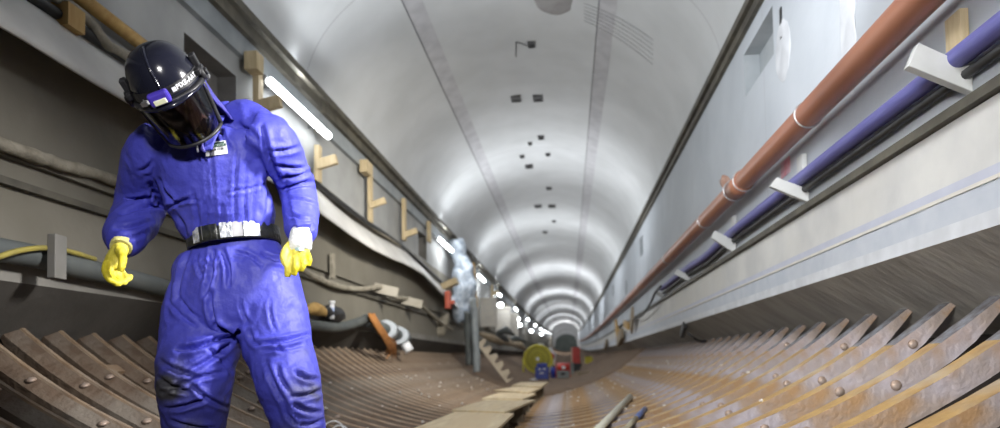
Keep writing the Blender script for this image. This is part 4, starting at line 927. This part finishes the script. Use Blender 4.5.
bm = hand([(300,240,2.33),(299,247,2.31),(298,255,2.295),(297,262,2.29)],
          [([(290,256,2.28),(288,266,2.265),(287.5,277,2.27)], .0135), ([(296,258,2.275),(295.5,267,2.26),(294,275,2.27)], .013),
           ([(302,257,2.285),(303,264,2.27),(301,271,2.275)], .0125), ([(307,253,2.30),(309.5,260,2.285),(308,266,2.29)], .011)],
          [(293,243,2.31),(286,250,2.28),(283.5,258,2.265),(286,265,2.262)], [.034,.040,.040,.034], .024, Vector((1,0,0)))
gr = child('glove', shift(remesh('glove', bm, .0038, 2)), m_glove); gr['label'] = 'yellow glove with a white knit back'
bm = bmesh.new(); tube(bm, [at(301,227,y=2.36), at(300.5,236,y=2.335), at(300,243,y=2.315), at(300,249,y=2.30), at(300,251,y=2.298)], None, 22, ell=[(.038,.034,Vector((1,0,0))),(.041,.036,Vector((1,0,0))),(.044,.036,Vector((1,0,0))),(.043,.033,Vector((1,0,0))),(.036,.026,Vector((1,0,0)))])
rough(bm, .004, 30); o = part('knit_cuff', bm, m_knit, root, smooth=True); o.parent = gr
bm = bmesh.new(); rows = [[at(294+10*k/6, 247.5+3.2*j/2, y=2.30-.0345*math.sin(.55+2*k/6)) for k in range(7)] for j in range(3)]
sheet(bm, rows); o = part('print', bm, mat('cyan print', (.25,.50,.58), (.55,.65,.68), .6, scale=60), root); o.parent = gr
# boots
m_boot = mat('dark work boot', (.02,.02,.022), (.05,.045,.04), .6, scale=10, bump=.3)
for (X, y) in ((198,2.48), (305,2.46)):
    b0 = at(X, 488, y=y); fz = arcz(b0.x); sx = -.03 if X < 250 else .03
    bm = bmesh.new(); tube(bm, [Vector((b0.x, y+.02, fz+.30)), Vector((b0.x, y+.02, fz+.12)), Vector((b0.x, y, fz+.055))], [.06,.058,.055], 16)
    tube(bm, [Vector((b0.x-sx*.3, y+.07, fz+.045)), Vector((b0.x, y-.03, fz+.055)), Vector((b0.x+sx, y-.13, fz+.045)), Vector((b0.x+sx*1.3, y-.20, fz+.035))], [.045,.055,.052,.036], 16)
    bo = child('boot', shift(remesh('boot', bm, .009, 3)), m_boot)
    bm = bmesh.new(); tube(bm, [Vector((b0.x-sx*.3, y+.09, fz+.012)), Vector((b0.x+sx, y-.13, fz+.012)), Vector((b0.x+sx*1.3, y-.21, fz+.012))], None, 16, ell=[(.04,.014,Vector((1,0,0))),(.052,.014,Vector((1,0,0))),(.03,.014,Vector((1,0,0)))])
    part('sole', bm, m_trim, root).parent = bo
# ------------------------------------------------------------------ light
w = bpy.data.worlds.new('world'); bpy.context.scene.world = w; w.use_nodes = True
w.node_tree.nodes['Background'].inputs[0].default_value = (.62,.66,.75,1); w.node_tree.nodes['Background'].inputs[1].default_value = .06
def area(loc, tgt, e, sx, sy, col=(1,1,1), spread=180):
    l = bpy.data.lights.new('lamp', 'AREA'); l.shape = 'RECTANGLE'; l.size = sx; l.size_y = sy; l.energy = e; l.color = col; l.spread = math.radians(spread)
    o = bpy.data.objects.new('unseen_light', l); C.objects.link(o); o.location = loc  # unseen lights: a key on the worker plus added fills
    o.rotation_euler = (Vector(loc)-Vector(tgt)).to_track_quat('Z', 'Y').to_euler(); return o
area((1.30, 2.25, H+1.75), (-1.2, 2.36, H+.45), 21, .4, .4, (1,.98,.96), 50)
area((.3, -1.2, H+1.5), (-.95, 2.4, H+.55), 8, .4, .4, (1,.98,.96), 34)  # added front fill on the worker
area((-.2, 1.6, H+2.6), (1.5, 5.5, H-.1), 40, .9, .5, (.96,.98,1), 110)  # added fill for the right wall and ribs
area((-.9, -.9, H+.8), (1.7, 4.2, H+.05), 19, .5, .5, (1,.98,.95), 50)  # added low fill behind the camera for right ribs and soffit
area((.2, 3.0, H+1.7), (-.2, 7, H+4.4), 60, .8, .5, (.95,.97,1), 160)  # added fill for the near vault
area((.6, 5.2, H+2.3), (-2.6, 10.0, H+.9), 75, .5, .5, (1,.96,.88), 80)  # added fill for the left wall and membrane
area((ECX, 96, H+3+lift(96)), (ECX, 112, H+2+lift(112)), 500, 1, 1)  # added light to brighten the end bulkhead
for y in (13, 20, 30, 42, 56, 72, 88, 104):
    area((-.3, y, H+1.7+lift(y)), (-.3, y+.5, H+4+lift(y)), 48 if y < 25 else 95, 1.0, 1.0, (.95,.97,1))  # added upward fills for the far vault, without fixtures
# ------------------------------------------------------------------ camera
cam = bpy.data.cameras.new('camera'); co = bpy.data.objects.new('camera', cam); C.objects.link(co)
cam.sensor_width = 36; cam.lens = F*36/1000; cam.shift_x = 0; cam.shift_y = (PY-214)/1000
co.matrix_world = Matrix.Translation(EYE) @ M.to_4x4()
cam.dof.use_dof = True; cam.dof.focus_distance = 2.45; cam.dof.aperture_fstop = 1.8; cam.clip_start = .05; cam.clip_end = 300
bpy.context.scene.camera = co
s = bpy.context.scene
s.view_settings.view_transform = 'Standard'; s.view_settings.look = 'None'; s.view_settings.exposure = 0
s.cycles.max_bounces = 5; s.cycles.diffuse_bounces = 3; s.cycles.use_denoising = True
